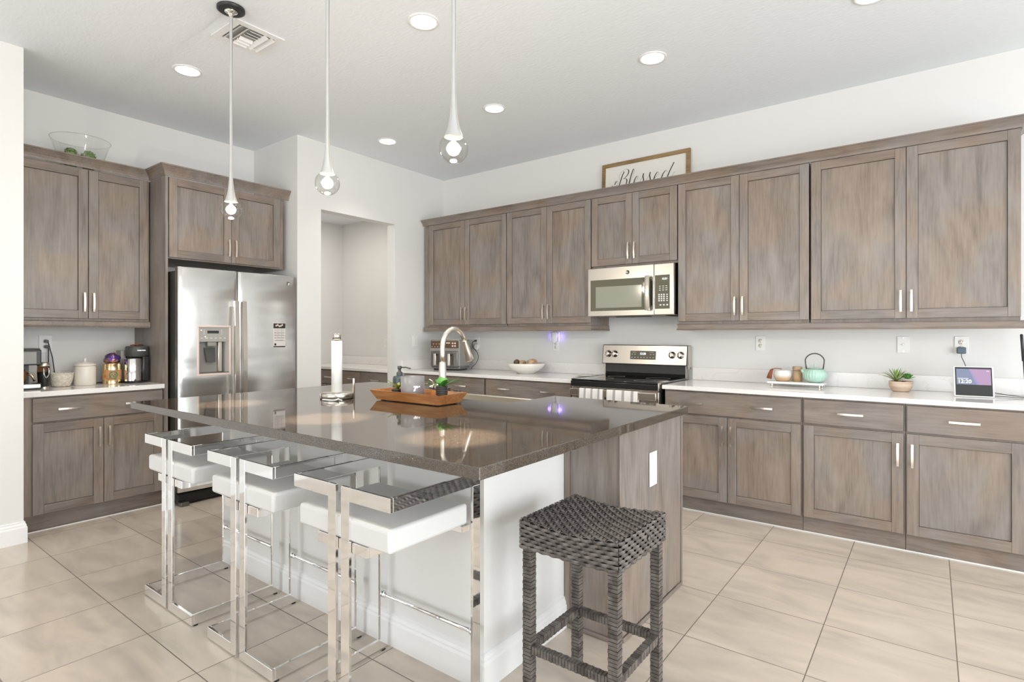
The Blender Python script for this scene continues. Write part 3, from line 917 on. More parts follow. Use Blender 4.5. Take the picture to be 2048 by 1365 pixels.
for yy, zz in ((-2.685, 1.325), (-2.655, 1.275)): mb.lathe([(.004, 0), (.004, .001)], (.0161, yy, zz), 'led_text', seg=10, axis='x')
mb.build('control_panel', ds)
mb = MB(); xb = -.045 + .002
mb.box(-.044, -.040, y0 + .004, y1 - .004, z0, 1.236, 'grey_plastic'); mb.box(-.040, .012, y0 + .004, y0 + .007, z0 + .004, 1.236, 'dark_plastic'); mb.box(-.040, .012, y1 - .030, y1 - .004, z0 + .004, 1.236, 'dispenser_grey')
mb.box(-.040, .018, y0 + .004, y1 - .004, z0 + .003, z0 + .012, 'steel_dark')
mb.box(-.040, -.010, y1 - .075, y1 - .045, z0 + .012, 1.236, 'stainless', bev=.004)
mb.build('recess', ds)
mb = MB(); mb.box(-.02, .008, -2.632, -2.565, 1.20, 1.235, 'grey_plastic', bev=.006)
mb.faces([(-.02, -2.648, 1.19), (-.02, -2.565, 1.19), (.004, -2.573, 1.075), (.004, -2.637, 1.075), (-.026, -2.648, 1.19), (-.026, -2.565, 1.19), (-.002, -2.573, 1.075), (-.002, -2.637, 1.075)],
         [(0, 1, 2, 3), (4, 5, 6, 7), (0, 1, 5, 4), (2, 3, 7, 6), (1, 2, 6, 5), (0, 3, 7, 4)], 'dark_plastic')
mb.build('paddle', ds)


def ge_logo(parent, c_, r_, axis, nm='emblem'):
    mb = MB(); s_ = 1
    if axis == 'x':
        mb.lathe([(r_, 0), (r_, .0012), (r_ * .86, .0016), (r_ * .86, .0008), (.0005, .0008)], c_, 'steel_dark', seg=24, axis='x', mats=['steel_dark', 'steel_dark', 'steel_dark', 'stainless'], caps=False)
    else:
        mb.lathe([(r_, 0), (r_, -.0012), (r_ * .86, -.0016), (r_ * .86, -.0008), (.0005, -.0008)], c_, 'steel_dark', seg=24, axis='y', mats=['steel_dark', 'steel_dark', 'steel_dark', 'stainless'], caps=False)
    e_ = mb.build(nm, parent)
    # interlaced cursive strokes of the emblem
    mb = MB()
    for sgn, ph in ((-1, 0), (1, pi)):
        pts = []
        for k in range(17):
            a = .5 + ph + 4.9 * k / 16; rr = r_ * (.18 + .14 * (k % 16) / 16)
            u_, v_ = sgn * r_ * .28 + rr * cos(a), rr * sin(a) * 1.3
            pts.append((c_[0] + .0016, c_[1] + u_, c_[2] + v_) if axis == 'x' else (c_[0] + u_, c_[1] - .0016, c_[2] + v_))
        mb.tube(pts, r_ * .05, 'steel_dark', seg=5)
    mb.build('monogram', e_)
    return e_


ge_logo(dr_, (.0125, -1.962, 1.735), .018, 'x')
# magnetic calendar
cal = thing('magnetic_calendar', 'narrow magnetic calendar with black header on the right fridge door', 'calendar', (.0195, -2.046, 1.285))
mb = MB(); mb.box(0, .0018, -.054, .054, -.102, .102, 'calendar'); mb.box(.0018, .0024, -.054, .054, .060, .102, 'ink'); mb.box(.0018, .0024, -.054, .054, -.102, -.092, 'ink')
for k in range(4): mb.box(.0018, .0022, -.050, .050, .020 - k * .022, .0215 - k * .022, 'ink')
for k in (-.016, .018): mb.box(.0018, .0022, k, k + .0015, -.028, .058, 'ink')
for r_ in range(4):
    for k in range(3):
        for q_ in range(3): mb.box(.0018, .0021, -.046 + k * .034, -.024 + k * .034, .050 - r_ * .022 - q_ * .005, .0515 - r_ * .022 - q_ * .005, 'grey_plastic')
for k in range(6): mb.tube([(.0022, -.035 + k * .012, -.045), (.0024, -.030 + k * .012, -.038), (.0022, -.026 + k * .012, -.047)], .0012, 'ink', seg=4)
mb.ell((.003, -.038, -.078), .0006, .009, .011, 'ink', 8, 6)
for k in range(5): mb.ell((.003, -.03 + k * .014, .083 + .006 * sin(k * 2)), .0006, .007, .009, 'rose_gold', 8, 6)
mb.build('card', cal)

# ------------------------------------------------------------------ range
rg = thing('electric_range', 'stainless and black glass electric range between the white countertops', 'stove', (2.491, 0, 0))
HW = .382
mb = MB(); mb.box(-HW + .003, HW - .003, -.64, -.03, .03, .912, 'black_enamel'); mb.build('body', rg)
mb = MB(); mb.box(-HW, HW, -.672, -.095, .913, .926, 'black_glass', bev=.003); mb.box(-HW, HW, -.684, -.641, .868, .9125, 'black_enamel', bev=.004); ck = mb.build('cooktop', rg)
mb = MB(); mb.box(-HW, -HW + .006, -.685, -.10, .9262, .928, 'stainless')
mb.box(HW - .006, HW, -.685, -.10, .9262, .928, 'stainless'); mb.box(-HW, HW, -.686, -.6845, .862, .868, 'stainless'); mb.box(HW - .008, HW + .0005, -.6865, -.6405, .868, .926, 'stainless', bev=.002); mb.build('trim_strip', ck)
for (bx_, by_, br_) in ((-.19, -.50, .10), (.19, -.50, .085), (-.19, -.23, .075), (.19, -.23, .10)):
    MB().lathe([(br_, 0), (br_, .0004), (br_ - .004, .0004), (br_ - .004, 0)], (bx_, by_, .9263), 'grey_plastic', seg=40, caps=False).build('burner_ring', ck)
mb = MB(); mb.faces([(-HW + .012, -.094, .928), (HW - .012, -.094, .928), (HW - .012, -.070, .955), (-HW + .012, -.070, .955), (-HW + .012, -.062, 1.035), (HW - .012, -.062, 1.035)], [(0, 1, 2, 3), (3, 2, 5, 4)], 'black_enamel')
mb.box(-HW + .012, HW - .012, -.060, -.03, .913, 1.03, 'black_enamel'); mb.box(-HW + .004, -HW + .0118, -.085, -.03, .913, 1.03, 'stainless'); mb.box(HW - .0118, HW - .004, -.085, -.03, .913, 1.03, 'stainless')
bgd = mb.build('backguard', rg)
mb = MB(); e0 = HW + .010
mb.faces([(-e0, -.112, 1.030), (e0, -.112, 1.030), (e0, -.088, 1.200), (-e0, -.088, 1.200), (-e0, -.024, 1.030), (e0, -.024, 1.030), (e0, -.024, 1.200), (-e0, -.024, 1.200)],
         [(0, 1, 2, 3), (4, 5, 1, 0), (5, 4, 7, 6), (1, 5, 6, 2), (4, 0, 3, 7), (3, 2, 6, 7)], 'black_enamel')


def pan(x, z):  # point on the tilted control face
    return (x, -.1135 + (z - 1.03) * .024 / .17, z)


TL = math.atan2(.024, .17)
for f in mb.bm.faces: pass
mb.faces([pan(-e0 + .006, 1.036), pan(e0 - .006, 1.036), pan(e0 - .006, 1.194), pan(-e0 + .006, 1.194)], [(0, 1, 2, 3)], 'stainless')
mb.box(e0 + .0002, e0 + .004, -.084, -.024, 1.00, 1.196, 'stainless')
cp = mb.build('control_panel', rg, fix=False)
tm = Matrix.Translation((0, -.1135 - .001, 1.03)) @ Matrix.Rotation(-TL, 4, 'X')
mb = MB(); mb.box(-.118, .118, -.003, 0, .045, .120, 'microwave_glass', bev=.002)
for k in range(8): mb.box(-.104 + k * .028, -.094 + k * .028, -.0036, -.0031, .060, .064, 'white_plastic')
for sg in (-1, 1):
    mb.box(sg * .080 - .020, sg * .080 + .020, -.0036, -.0031, .108, .1095, 'white_plastic')
    for k in range(2): mb.box(sg * .085 - .018 + k * .026, sg * .085 - .008 + k * .026, -.0036, -.0031, .088, .092, 'white_plastic')
mb.xf(tm); dsp = mb.build('display', cp)
t_ = text_obj('12:20', .026, 'clock_digits', dsp, pan(0, 1.124), 'led_text', rx=pi / 2 - TL); t_.location.y -= .005
for i, xx in enumerate((-.331, -.268, .262, .336)):
    mb = MB(); mb.lathe([(.030, 0), (.030, -.004), (.021, -.006), (.020, -.026), (.017, -.029), (.0001, -.029)], (0, 0, 0), 'stainless', seg=24, axis='y', caps=False); mb.box(-.004, .004, -.034, -.0285, -.019, .019, 'nickel', bev=.001)
    mb.xf(Matrix.Translation(Vector(pan(xx, 1.118)) + Vector((0, -.001, 0))) @ Matrix.Rotation(-TL, 4, 'X')); mb.build('knob', cp)
mb = MB()
for i, xx in enumerate((-.331, -.268, .262, .336)):
    for k in range(9):
        a = radians(-140 + 35 * k) + pi / 2; mb.box(xx + .038 * cos(a) - .0015, xx + .038 * cos(a) + .0015, -.0012, -.0002, .088 + .038 * sin(a) - .002, .088 + .038 * sin(a) + .002, 'dark_plastic')
mb.xf(tm); mb.build('dial_marks', cp)
mb = MB(); mb.box(-HW + .004, HW - .004, -.672, -.641, .775, .858, 'stainless', bev=.003); mb.box(-HW + .004, HW - .004, -.672, -.641, .22, .774, 'stainless', bev=.003); mb.box(-HW + .03, HW - .03, -.676, -.6722, .26, .772, 'black_glass', bev=.001)
od = mb.build('oven_door', rg)
mb = MB(); mb.box(-HW + .012, HW - .008, -.722, -.704, .797, .853, 'stainless', bev=.004)
for sg in (-1, 1): mb.box(sg * (HW - .03) - .012, sg * (HW - .03) + .012, -.704, -.6722, .805, .845, 'stainless')
mb.build('handle', od)
MB().box(-HW + .004, HW - .004, -.668, -.641, .05, .21, 'stainless', bev=.003).build('storage_drawer', rg)


def towel(x0, x1, zb, label):
    mb = MB(); W_ = x1 - x0; n_ = 24; yc, yb, th_ = -.728, -.698, .003
    prof = [(yc, zb), (yc - .001, .80), (yc, .852), (yc + .004, .858), (yb - .006, .858), (yb, .852), (yb + .001, zb + .05)]
    stripes = []
    vs = []; fs = []
    for i in range(n_ + 1):
        x = x0 + W_ * i / n_
        for j, (y, z) in enumerate(prof):
            wv = .0025 * sin(i * .9) * (1 if j < 2 else 0) - (.002 if j < 2 else 0); vs.append((x, y + wv, z))
    for i in range(n_):
        for j in range(len(prof) - 1): fs.append((i * len(prof) + j, (i + 1) * len(prof) + j, (i + 1) * len(prof) + j + 1, i * len(prof) + j + 1))
    bv, q_ = mb.faces(vs, fs, 'towel_white', True); g_ = mb.mi('towel_grey'); per = len(prof) - 1
    for k, f in enumerate(q_):
        if (k // per) % 7 in (5, 6): f.material_index = g_
    o = mb.build('dish_towel', fix=False)
    md = o.modifiers.new('thickness', 'SOLIDIFY'); md.thickness = .002
    return tag(o, label, 'towel', 'striped towels on the oven handle')


towel(2.215, 2.427, .52, 'grey and white striped dish towel on the left half of the oven handle')
towel(2.462, 2.722, .50, 'wider grey and white striped dish towel on the right half of the oven handle')

# ------------------------------------------------------------------ microwave
mw = thing('microwave', 'stainless over-the-range microwave below the short cabinet', 'microwave', (0, 0, 0))
mb = MB(); mb.box(2.121, 2.872, -.375, -.005, 1.452, 1.862, 'black_plastic'); mb.box(2.20, 2.80, -.37, -.08, 1.443, 1.4515, 'steel_dark'); mb.box(2.36, 2.66, -.36, -.30, 1.437, 1.4425, 'black_enamel', bev=.002); mb.build('body', mw)
mb = MB(); mb.box(2.120, 2.7195, -.412, -.376, 1.448, 1.858, 'stainless', bev=.004, seg=3)
md_ = mb.build('door', mw)
mb = MB(); mb.box(2.147, 2.712, -.4145, -.4125, 1.493, 1.757, 'microwave_glass', bev=.0008)
mb.box(2.198, 2.617, -.4152, -.4146, 1.518, 1.698, 'microwave_screen'); mb.build('window', md_)
mb = MB(); zs = [1.487 + .28 * i / 10 for i in range(11)]
vs = []; fs = []
for i, z in enumerate(zs):
    b_ = .034 + .012 * sin(pi * i / 10); vs += [(2.655, -.412 - b_ + .006, z), (2.668, -.412 - b_, z), (2.694, -.412 - b_, z), (2.697, -.412 - b_ + .008, z), (2.655, -.412 - b_ + .012, z)]
for i in range(10):
    for k in range(5): fs.append((i * 5 + k, i * 5 + (k + 1) % 5, (i + 1) * 5 + (k + 1) % 5, (i + 1) * 5 + k))
fs += [(4, 3, 2, 1, 0), (50, 51, 52, 53, 54)]
mb.faces(vs, fs, 'stainless', False)
for z in (1.492, 1.738): mb.box(2.672, 2.696, -.444, -.4155, z, z + .024, 'stainless', bev=.002)
mb.box(2.698, 2.7115, -.418, -.4155, 1.527, 1.725, 'black_enamel', bev=.001)
mb.build('handle', md_)
ge_logo(md_, (2.492, -.413, 1.808), .017, 'y')
mb = MB(); mb.box(2.7215, 2.884, -.412, -.376, 1.448, 1.858, 'stainless', bev=.005, seg=3); kp = mb.build('control_panel', mw)
mb = MB(); mb.box(2.730, 2.852, -.4145, -.4125, 1.497, 1.767, 'microwave_glass', bev=.0008)
for r_ in range(4):
    for k in range(3): mb.box(2.760 + k * .020, 2.772 + k * .020, -.4152, -.4147, 1.605 - r_ * .016, 1.615 - r_ * .016, 'white_plastic')
    mb.box(2.825, 2.838, -.4152, -.4147, 1.606 - r_ * .016, 1.613 - r_ * .016, 'white_plastic')
for r_ in range(3):
    for k in range(3): mb.box(2.765 + k * .027, 2.780 + k * .027, -.4152, -.4147, 1.676 - r_ * .016, 1.680 - r_ * .016, 'white_plastic')
for k, cc in enumerate((2.770, 2.798, 2.826)): mb.box(cc, cc + .014, -.4152, -.4147, 1.523, 1.533, 'white_plastic')
kk = mb.build('keypad', kp)
text_obj('12:21', .021, 'clock_digits', kk, (2.812, -.4152, 1.735), 'led_text')

# ------------------------------------------------------------------ Blessed sign
sg_ = thing('wooden_sign', 'white farmhouse sign in a wooden frame reading Blessed above the cabinets', 'sign', (2.470, -.040, 2.492), 0)
sg_.rotation_euler = (radians(-3), 0, 0)
SWD, SH = .412, .372
mb = MB(); mb.box(-SWD, SWD, -.012, .008, SH - .034, SH, 'frame_wood', bev=.002, seg=1); mb.box(-SWD, SWD, -.012, .008, 0, .034, 'frame_wood', bev=.002, seg=1); mb.box(-SWD, -SWD + .034, -.0118, .008, .034, SH - .034, 'frame_wood', bev=.002, seg=1); mb.box(SWD - .034, SWD, -.0118, .008, .034, SH - .034, 'frame_wood', bev=.002, seg=1); mb.build('frame', sg_)
MB().box(-SWD + .034, SWD - .034, -.002, .004, .034, SH - .034, 'sign_white').build('board', sg_)


def catmull(P, n_=8):
    out = []
    P = [P[0]] + P + [P[-1]]
    for i in range(1, len(P) - 2):
        for k in range(n_):
            t = k / n_; p0, p1, p2, p3 = P[i - 1], P[i], P[i + 1], P[i + 2]
            out.append(tuple(.5 * ((2 * p1[d]) + (-p0[d] + p2[d]) * t + (2 * p0[d] - 5 * p1[d] + 4 * p2[d] - p3[d]) * t * t + (-p0[d] + 3 * p1[d] - 3 * p2[d] + p3[d]) * t ** 3) for d in range(2)))
    out.append(P[-2]); return out


def script(strokes, name, parent, mat, y, sc, ox, oz, thin, thick, ang=None):
    """calligraphic ribbons: width grows where the pen moves down"""
    mb = MB()
    for S in strokes:
        P = catmull(S); N = len(P); vs = []
        for i in range(N):
            a = P[max(0, i - 1)]; b_ = P[min(N - 1, i + 1)]; dx, dy = b_[0] - a[0], b_[1] - a[1]; L = math.hypot(dx, dy) or 1
            down = max(0, -dy / L); w_ = thin + thick * down ** 1.5
            if i == 0 or i == N - 1: w_ *= .5
            nx, ny = -dy / L, dx / L
            for yy in (y, y - .0006):
                vs += [(ox + P[i][0] * sc + nx * w_, yy, oz + P[i][1] * sc + ny * w_), (ox + P[i][0] * sc - nx * w_, yy, oz + P[i][1] * sc - ny * w_)]
        fs = []
        for i in range(N - 1):
            a = i * 4; b_ = a + 4; fs += [(a + 2, a + 3, b_ + 3, b_ + 2), (a, b_, b_ + 2, a + 2), (a + 1, a + 3, b_ + 3, b_ + 1)]
        mb.faces(vs, fs, mat)
    return mb.build(name, parent)


# strokes in units of x-height, slanted
BL = [
    [(.35, .55), (.15, .35), (.3, .05), (.75, .1), (1.15, .75), (1.15, 1.05), (.9, 1.0), (.65, .6)],        # left flourish
    [(2.15, 2.15), (1.85, 1.6), (1.5, .7), (1.2, .05), (.95, -.15)],                                         # B stem
    [(1.5, 1.15), (1.35, 1.6), (1.75, 2.15), (2.4, 2.4), (2.85, 2.2), (2.75, 1.7), (2.2, 1.25), (1.95, 1.22)],
    [(2.0, 1.2), (2.5, 1.15), (2.6, .75), (2.3, .2), (1.8, -.05), (1.5, .1)],
    [(2.6, .15), (3.05, .55), (3.55, 1.4), (3.75, 2.1), (3.62, 2.25), (3.35, 1.7), (3.05, .8), (2.95, .15), (3.2, 0), (3.6, .35)],
    [(3.6, .35), (4.0, .65), (4.35, 1.05), (4.2, 1.25), (3.9, .95), (3.7, .4), (3.85, 0), (4.2, .1), (4.65, .5)],
    [(4.65, .5), (4.95, .95), (5.2, 1.45), (5.1, 1.1), (5.2, .6), (5.15, .15), (4.85, -.02), (4.65, .15)],
    [(5.15, .1), (5.6, .5), (5.95, .95), (6.2, 1.45), (6.1, 1.1), (6.2, .6), (6.15, .15), (5.85, -.02), (5.65, .15)],
    [(6.15, .1), (6.55, .45), (7.1, .75), (7.45, 1.1), (7.3, 1.3), (6.95, .95), (6.75, .4), (6.9, 0), (7.3, .1), (7.8, .5)],
    [(8.75, 1.05), (8.5, 1.3), (8.1, .95), (7.85, .35), (8.0, -.02), (8.35, .2), (8.8, .9)],
    [(9.65, 2.15), (9.40, 1.75), (8.95, .95), (8.7, .3), (8.8, 0), (9.15, .2), (9.6, .75), (9.8, .95)],
]
BL = [[(x_ * .885, z_) for x_, z_ in q_] for q_ in BL]
script(BL, 'lettering', sg_, 'ink', -.0022, .070, -.325, .127, .0007, .0042)

# ------------------------------------------------------------------ ceiling fittings
ic = None
for i, (x, y) in enumerate(CANS):
    lab = ['recessed ceiling light between the two right pendant stems', 'recessed ceiling light left of the air vent, nearest the fridge', 'recessed ceiling light above the tall cabinets right of the microwave',
           'recessed ceiling light in the back row just right of the rightmost pendant globe', 'small far recessed ceiling light by the doorway wall', 'recessed ceiling light cut off by the top edge of the photo'][i]
    if i == 0:
        rl = thing('recessed_light', lab, 'ceiling light', (x, y, CEIL), 0, 'recessed ceiling lights')
        MB().lathe([(.070, -.001), (.074, -.006), (.088, -.005), (.090, -.0005)], (0, 0, 0), 'white_trim', seg=40, caps=False).build('trim_ring', rl)
        MB().lathe([(.0005, -.004), (.071, -.004), (.071, -.002)], (0, 0, 0), 'can_glow', seg=40, caps=False).build('lens', rl)
        ic = rl
    else:
        rl = copy_tree(ic); rl.location = (x, y, CEIL); rl['label'] = lab
    l = bpy.data.lights.new('recessed_lamp', 'SPOT'); l.energy = 36; l.spot_size = radians(104); l.spot_blend = 1; l.shadow_soft_size = .07; l.color = (1, .95, .88)
    lo = bpy.data.objects.new('recessed_lamp', l); COL.objects.link(lo); lo.location = (x, y, CEIL - .02)
l = bpy.data.lights.new('pantry_fill', 'AREA'); l.energy = 9; l.size = .3; l.color = (1, .93, .86)  # added fill light without a fitting, out of view, brightens the pantry
lo = bpy.data.objects.new('pantry_fill', l); COL.objects.link(lo); lo.location = (-1.0, -1.0, 2.72)

PZ = 1.972
pend = None
for i, (x, lab) in enumerate(((1.452, 'pendant light with clear globe hanging closest to the fridge, its dark canopy in view'),
                              (2.329, 'middle one of the three globe pendants, in front of the doorway wall'),
                              (3.100, 'rightmost and largest-looking of the three globe pendants'))):
    if i == 0:
        p = thing('pendant_light', lab, 'pendant light', (x, -3.164, CEIL), 0, 'pendants over the island')
        mb = MB(); mb.lathe([(.070, -.001), (.070, -.014), (.060, -.018), (.022, -.018)], (0, 0, 0), 'black_plastic', seg=32, caps=False); mb.lathe([(.034, -.0185), (.032, -.024), (.020, -.030), (.012, -.036), (.010, -.05)], (0, 0, 0), 'chrome', seg=20)
        mb.build('canopy', p)
        zz = PZ - CEIL
        prof = [(.0078, -.05), (.0078, zz + .34), (.0085, zz + .22), (.0105, zz + .16), (.0145, zz + .115), (.0205, zz + .080), (.028, zz + .055), (.034, zz + .042)]
        MB().lathe(prof, (0, 0, 0), 'lamp_stem' if 'lamp_stem' in M else 'led_housing', seg=24, caps=False).build('stem', p)
        pts = [(.009, .004, -.06), (.0095, 0, zz + .3), (.012, .0, zz + .2), (.018, 0, zz + .12), (.030, 0, zz + .07), (.044, 0, zz + .038)]
        MB().tube(pts, .0010, 'nickel', seg=5).build('suspension_wire', p)
        MB().ell((0, 0, zz), .054, .054, .054, 'crystal', 32, 20).build('globe', p)
        MB().ell((0, 0, zz), .025, .025, .025, 'bulb_glow', 20, 12).build('bulb', p)
        pend = p
    else:
        p = copy_tree(pend); p.location = (x, -3.164, CEIL); p['label'] = lab
    l = bpy.data.lights.new('pendant_lamp', 'POINT'); l.energy = 11; l.shadow_soft_size = .026; l.color = (1, .88, .74)
    lo = bpy.data.objects.new('pendant_lamp', l); COL.objects.link(lo); lo.location = (x, -3.164, PZ - .075)
    l = bpy.data.lights.new('pendant_downlight', 'SPOT'); l.energy = 210; l.spot_size = radians(25); l.spot_blend = .7; l.shadow_soft_size = .015; l.color = (1, .84, .68)
    lo = bpy.data.objects.new('pendant_downlight', l); COL.objects.link(lo); lo.location = (x, -3.164, PZ - .06)

# air vent
vn = thing('air_vent', 'white square ceiling air vent with curved louvres', 'vent', (1.24, -2.957, CEIL))
mb = MB(); o_, i_ = .150, .105
for q4 in ((-o_, o_, -o_, -i_), (-o_, o_, i_, o_), (-o_, -i_, -i_, i_), (i_, o_, -i_, i_)): mb.box(*q4, -.008, -.0005, 'white_trim', bev=.002, seg=1)
mb.build('frame', vn)
MB().box(-i_, i_, -i_, i_, -.002, -.0005, 'grey_plastic').build('duct_opening', vn)
for k in range(2):
    for sg in (-1, 1):
        yy = sg * (.045 + .040 * k)
        mb = MB(); mb.faces([(-i_, yy, -.003), (i_, yy, -.003), (i_, yy + sg * .022, -.018), (-i_, yy + sg * .022, -.018), (-i_, yy + .002, -.003), (i_, yy + .002, -.003), (i_, yy + sg * .022 + .002, -.018), (-i_, yy + sg * .022 + .002, -.018)],
                            [(0, 1, 2, 3), (4, 5, 6, 7), (3, 2, 6, 7), (0, 1, 5, 4), (0, 3, 7, 4), (1, 2, 6, 5)], 'white_trim'); mb.build('louvre', vn)
for k in range(6):
    xx = -.085 + k * .034; sg = -1 if k < 3 else 1
    mb = MB(); mb.faces([(xx, -.04, -.003), (xx, .04, -.003), (xx + sg * .018, .04, -.018), (xx + sg * .018, -.04, -.018)], [(0, 1, 2, 3)], 'white_trim'); oo = mb.build('louvre', vn)
    oo.modifiers.new('thickness', 'SOLIDIFY').thickness = .002

# ------------------------------------------------------------------ wall plates
def plate(name, label, loc, rz, kind, w_=.036, h=.058):
    t_ = thing(name, label, 'outlet' if kind != 'switch' else 'switch', loc, rz)
    MB().box(-w_, w_, -.006, -.0006, -h, h, 'white_plastic', bev=.0025).build('cover_plate', t_)
    mb = MB()
    if kind == 'duplex':
        for sz in (-1, 1):
            mb.lathe([(.0165, -.0062), (.0165, -.0085), (.0005, -.0085)], (0, 0, sz * .0195), 'white_ceramic', seg=20, axis='y', caps=False)
            for sx in (-1, 1): mb.box(sx * .006 - .001, sx * .006 + .001, -.0092, -.0086, sz * .0195 + .001, sz * .0195 + .009, 'black_plastic')
            mb.lathe([(.0025, -.0086), (.0025, -.0092)], (0, 0, sz * .0195 - .007), 'black_plastic', seg=8, axis='y')
        mb.build('socket', t_)
    elif kind == 'coax':
        mb.lathe([(.006, -.006), (.006, -.014), (.0045, -.014), (.0045, -.018)], (0, 0, 0), 'stainless', seg=12, axis='y')
        for sz in (-1, 1): mb.lathe([(.003, -.0062), (.003, -.0075)], (0, 0, sz * .046), 'stainless', seg=8, axis='y')
        mb.build('connector', t_)
    else:
        mb.box(-.017, .017, -.0095, -.0062, -.034, .034, 'white_ceramic', bev=.001); mb.build('rocker', t_)
    return t_


plate('wall_outlet', 'white duplex outlet right of the stove, left of the teapot', (3.430, 0, 1.222), 0, 'duplex')
plate('coax_plate', 'white cable jack plate on the wall left of the small plant planter top', (4.347, 0, 1.222), 0, 'coax')['label'] = 'white cable jack wall plate above the potted succulents'
oR = plate('wall_outlet', 'white outlet with a blue-grey adapter plugged in above the smart display', (4.656, 0, 1.222), 0, 'duplex')
oF = plate('wall_outlet', 'white outlet beside the air fryer with a black plug in it', (.502, 0, 1.205), 0, 'duplex')
plate('wall_outlet', 'white outlet under the purple night light', (1.535, 0, 1.185), 0, 'duplex')
plate('light_switch', 'white light switch on the narrow wall between doorway and air fryer', (0, -.452, 1.218), H, 'switch')
plate('light_switch', 'white wall plate inside the pantry just behind the doorway jamb', (-.885, -.1, 1.185), 0, 'switch')
plate('wall_outlet', 'white double outlet with two black plugs over the coffee corner', (XA, -3.452, 1.222), H, 'duplex', w_=.04, h=.066)

# plugs in the coffee corner outlet
for k, (dz, e1) in enumerate(((.02, [(-.695, -3.422, 1.12), (-.70, -3.41, 1.02)]), (-.02, [(-.70, -3.445, 1.12), (-.705, -3.44, 1.02)]))):
    t_ = thing('power_plug', ['upper', 'lower'][k] + ' black plug and cord in the coffee corner outlet', 'plug', (0, 0, 0), 0, 'plugs in the coffee corner outlet')
    z = 1.222 + dz
    MB().box(XA + .0095, XA + .036, -3.452 - .011, -3.452 + .011, z - .009, z + .009, 'black_plastic', bev=.003).build('plug', t_)
    MB().tube(catmull3 if False else [(XA + .03, -3.446, z), (XA + .040, -3.443, z - .02), e1[0], e1[1], (-.70, -3.40 - .04 * k, .935)], .0035, 'black_plastic', seg=6).build('cord', t_)


def smooth3(P, n_=6):
    out = []; P = [P[0]] + list(P) + [P[-1]]
    for i in range(1, len(P) - 2):
        for k in range(n_):
            t = k / n_; p0, p1, p2, p3 = P[i - 1], P[i], P[i + 1], P[i + 2]
            out.append(tuple(.5 * ((2 * p1[d]) + (-p0[d] + p2[d]) * t + (2 * p0[d] - 5 * p1[d] + 4 * p2[d] - p3[d]) * t * t + (-p0[d] + 3 * p1[d] - 3 * p2[d] + p3[d]) * t ** 3) for d in range(3)))
    out.append(P[-2]); return out


CT = .9145
# ------------------------------------------------------------------ things on the island
tr = thing('wooden_tray', 'orange-brown wooden tray with flared sides on the dark island top', 'tray', (2.19, -2.485, .915))
mb = MB(); BX, BY, TX, TY, TH = .245, .085, .278, .112, .058


def tray_wall(mb, a0, a1, b0, b1, th=.008):
    """a0,a1 bottom outer corners; b0,b1 top outer corners; thickness towards centre"""
    vs = [];
    for p in (a0, a1, b1, b0): vs.append(p)
    for p in (a0, a1, b1, b0):
        v_ = Vector(p); d = Vector((-v_.x, -v_.y, 0))
        nx = -math.copysign(th, p[0]); ny = -math.copysign(th, p[1]); vs.append((p[0] + nx, p[1] + ny, p[2] if p[2] > .02 else p[2]))
    mb.faces(vs, [(0, 1, 2, 3), (7, 6, 5, 4), (0, 4, 5, 1), (1, 5, 6, 2), (2, 6, 7, 3), (3, 7, 4, 0)], 'acacia')


cb = [(-BX, -BY, .004), (BX, -BY, .004), (BX, BY, .004), (-BX, BY, .004)]; ctp = [(-TX, -TY, TH), (TX, -TY, TH), (TX, TY, TH), (-TX, TY, TH)]
for i in range(4): tray_wall(mb, cb[i], cb[(i + 1) % 4], ctp[i], ctp[(i + 1) % 4])
mb.build('sides', tr)
mb = MB(); mb.box(-BX + .006, BX - .006, -BY + .006, BY - .006, .004, .011, 'acacia')
for sx in (-1, 1):
    for sy in (-1, 1): mb.box(sx * .21 - .012, sx * .21 + .012, sy * .065 - .01, sy * .065 + .01, 0, .004, 'wicker_core')
mb.build('tray_base', tr)

tz = .9265
cu = thing('candle_cup', 'frosted grey glass cup with white script in the wooden tray', 'candle', (2.152, -2.485, tz))
mb = MB(); mb.lathe([(.0005, .001), (.060, .001), (.065, .006), (.0665, .128), (.0645, .128), (.062, .012), (.0005, .012)], (0, 0, 0), 'frosted_cup', seg=40, caps=False); mb.build('cup', cu)
YA = [[(0, 1), (.15, .55), (.45, .55), (.6, 1), (.45, .2), (.2, -.6), (-.1, -.7), (.1, -.2), (.6, .45)], [(1.25, .9), (.9, .95), (.75, .55), (.95, .35), (1.2, .8), (1.2, .4), (1.45, .5), (1.7, .9)], [(1.7, .9), (1.8, .6), (1.95, .9), (2.1, .5)]]
s_ = script(YA, 'script_lettering', cu, 'text_white', 0, .0165, -.012, 0, .0007, .0016)
me = s_.data
for v_ in me.vertices:  # wrap the lettering around the cup, facing the camera side
    a = radians(-26) + v_.co.x / .067; rr = .0668 - v_.co.y
    z = v_.co.z; v_.co = Vector((rr * cos(a), rr * sin(a), .062 + z))


def pot_ribbed(t_, r_, h, mat='black_plastic', n_=7):
    prof = [(.0005, 0), (r_ * .9, 0)]
    for k in range(n_):
        z0 = h * k / n_; prof += [(r_ * .92, z0 + .0005), (r_, z0 + h / n_ * .3), (r_, z0 + h / n_ * .7), (r_ * .92, z0 + h / n_ * .98)]
    prof += [(r_ * .9, h), (r_ * .82, h), (r_ * .8, h * .9), (.0005, h * .9)]
    MB().lathe(prof, (0, 0, 0), mat, seg=28, caps=False).build('pot', t_)


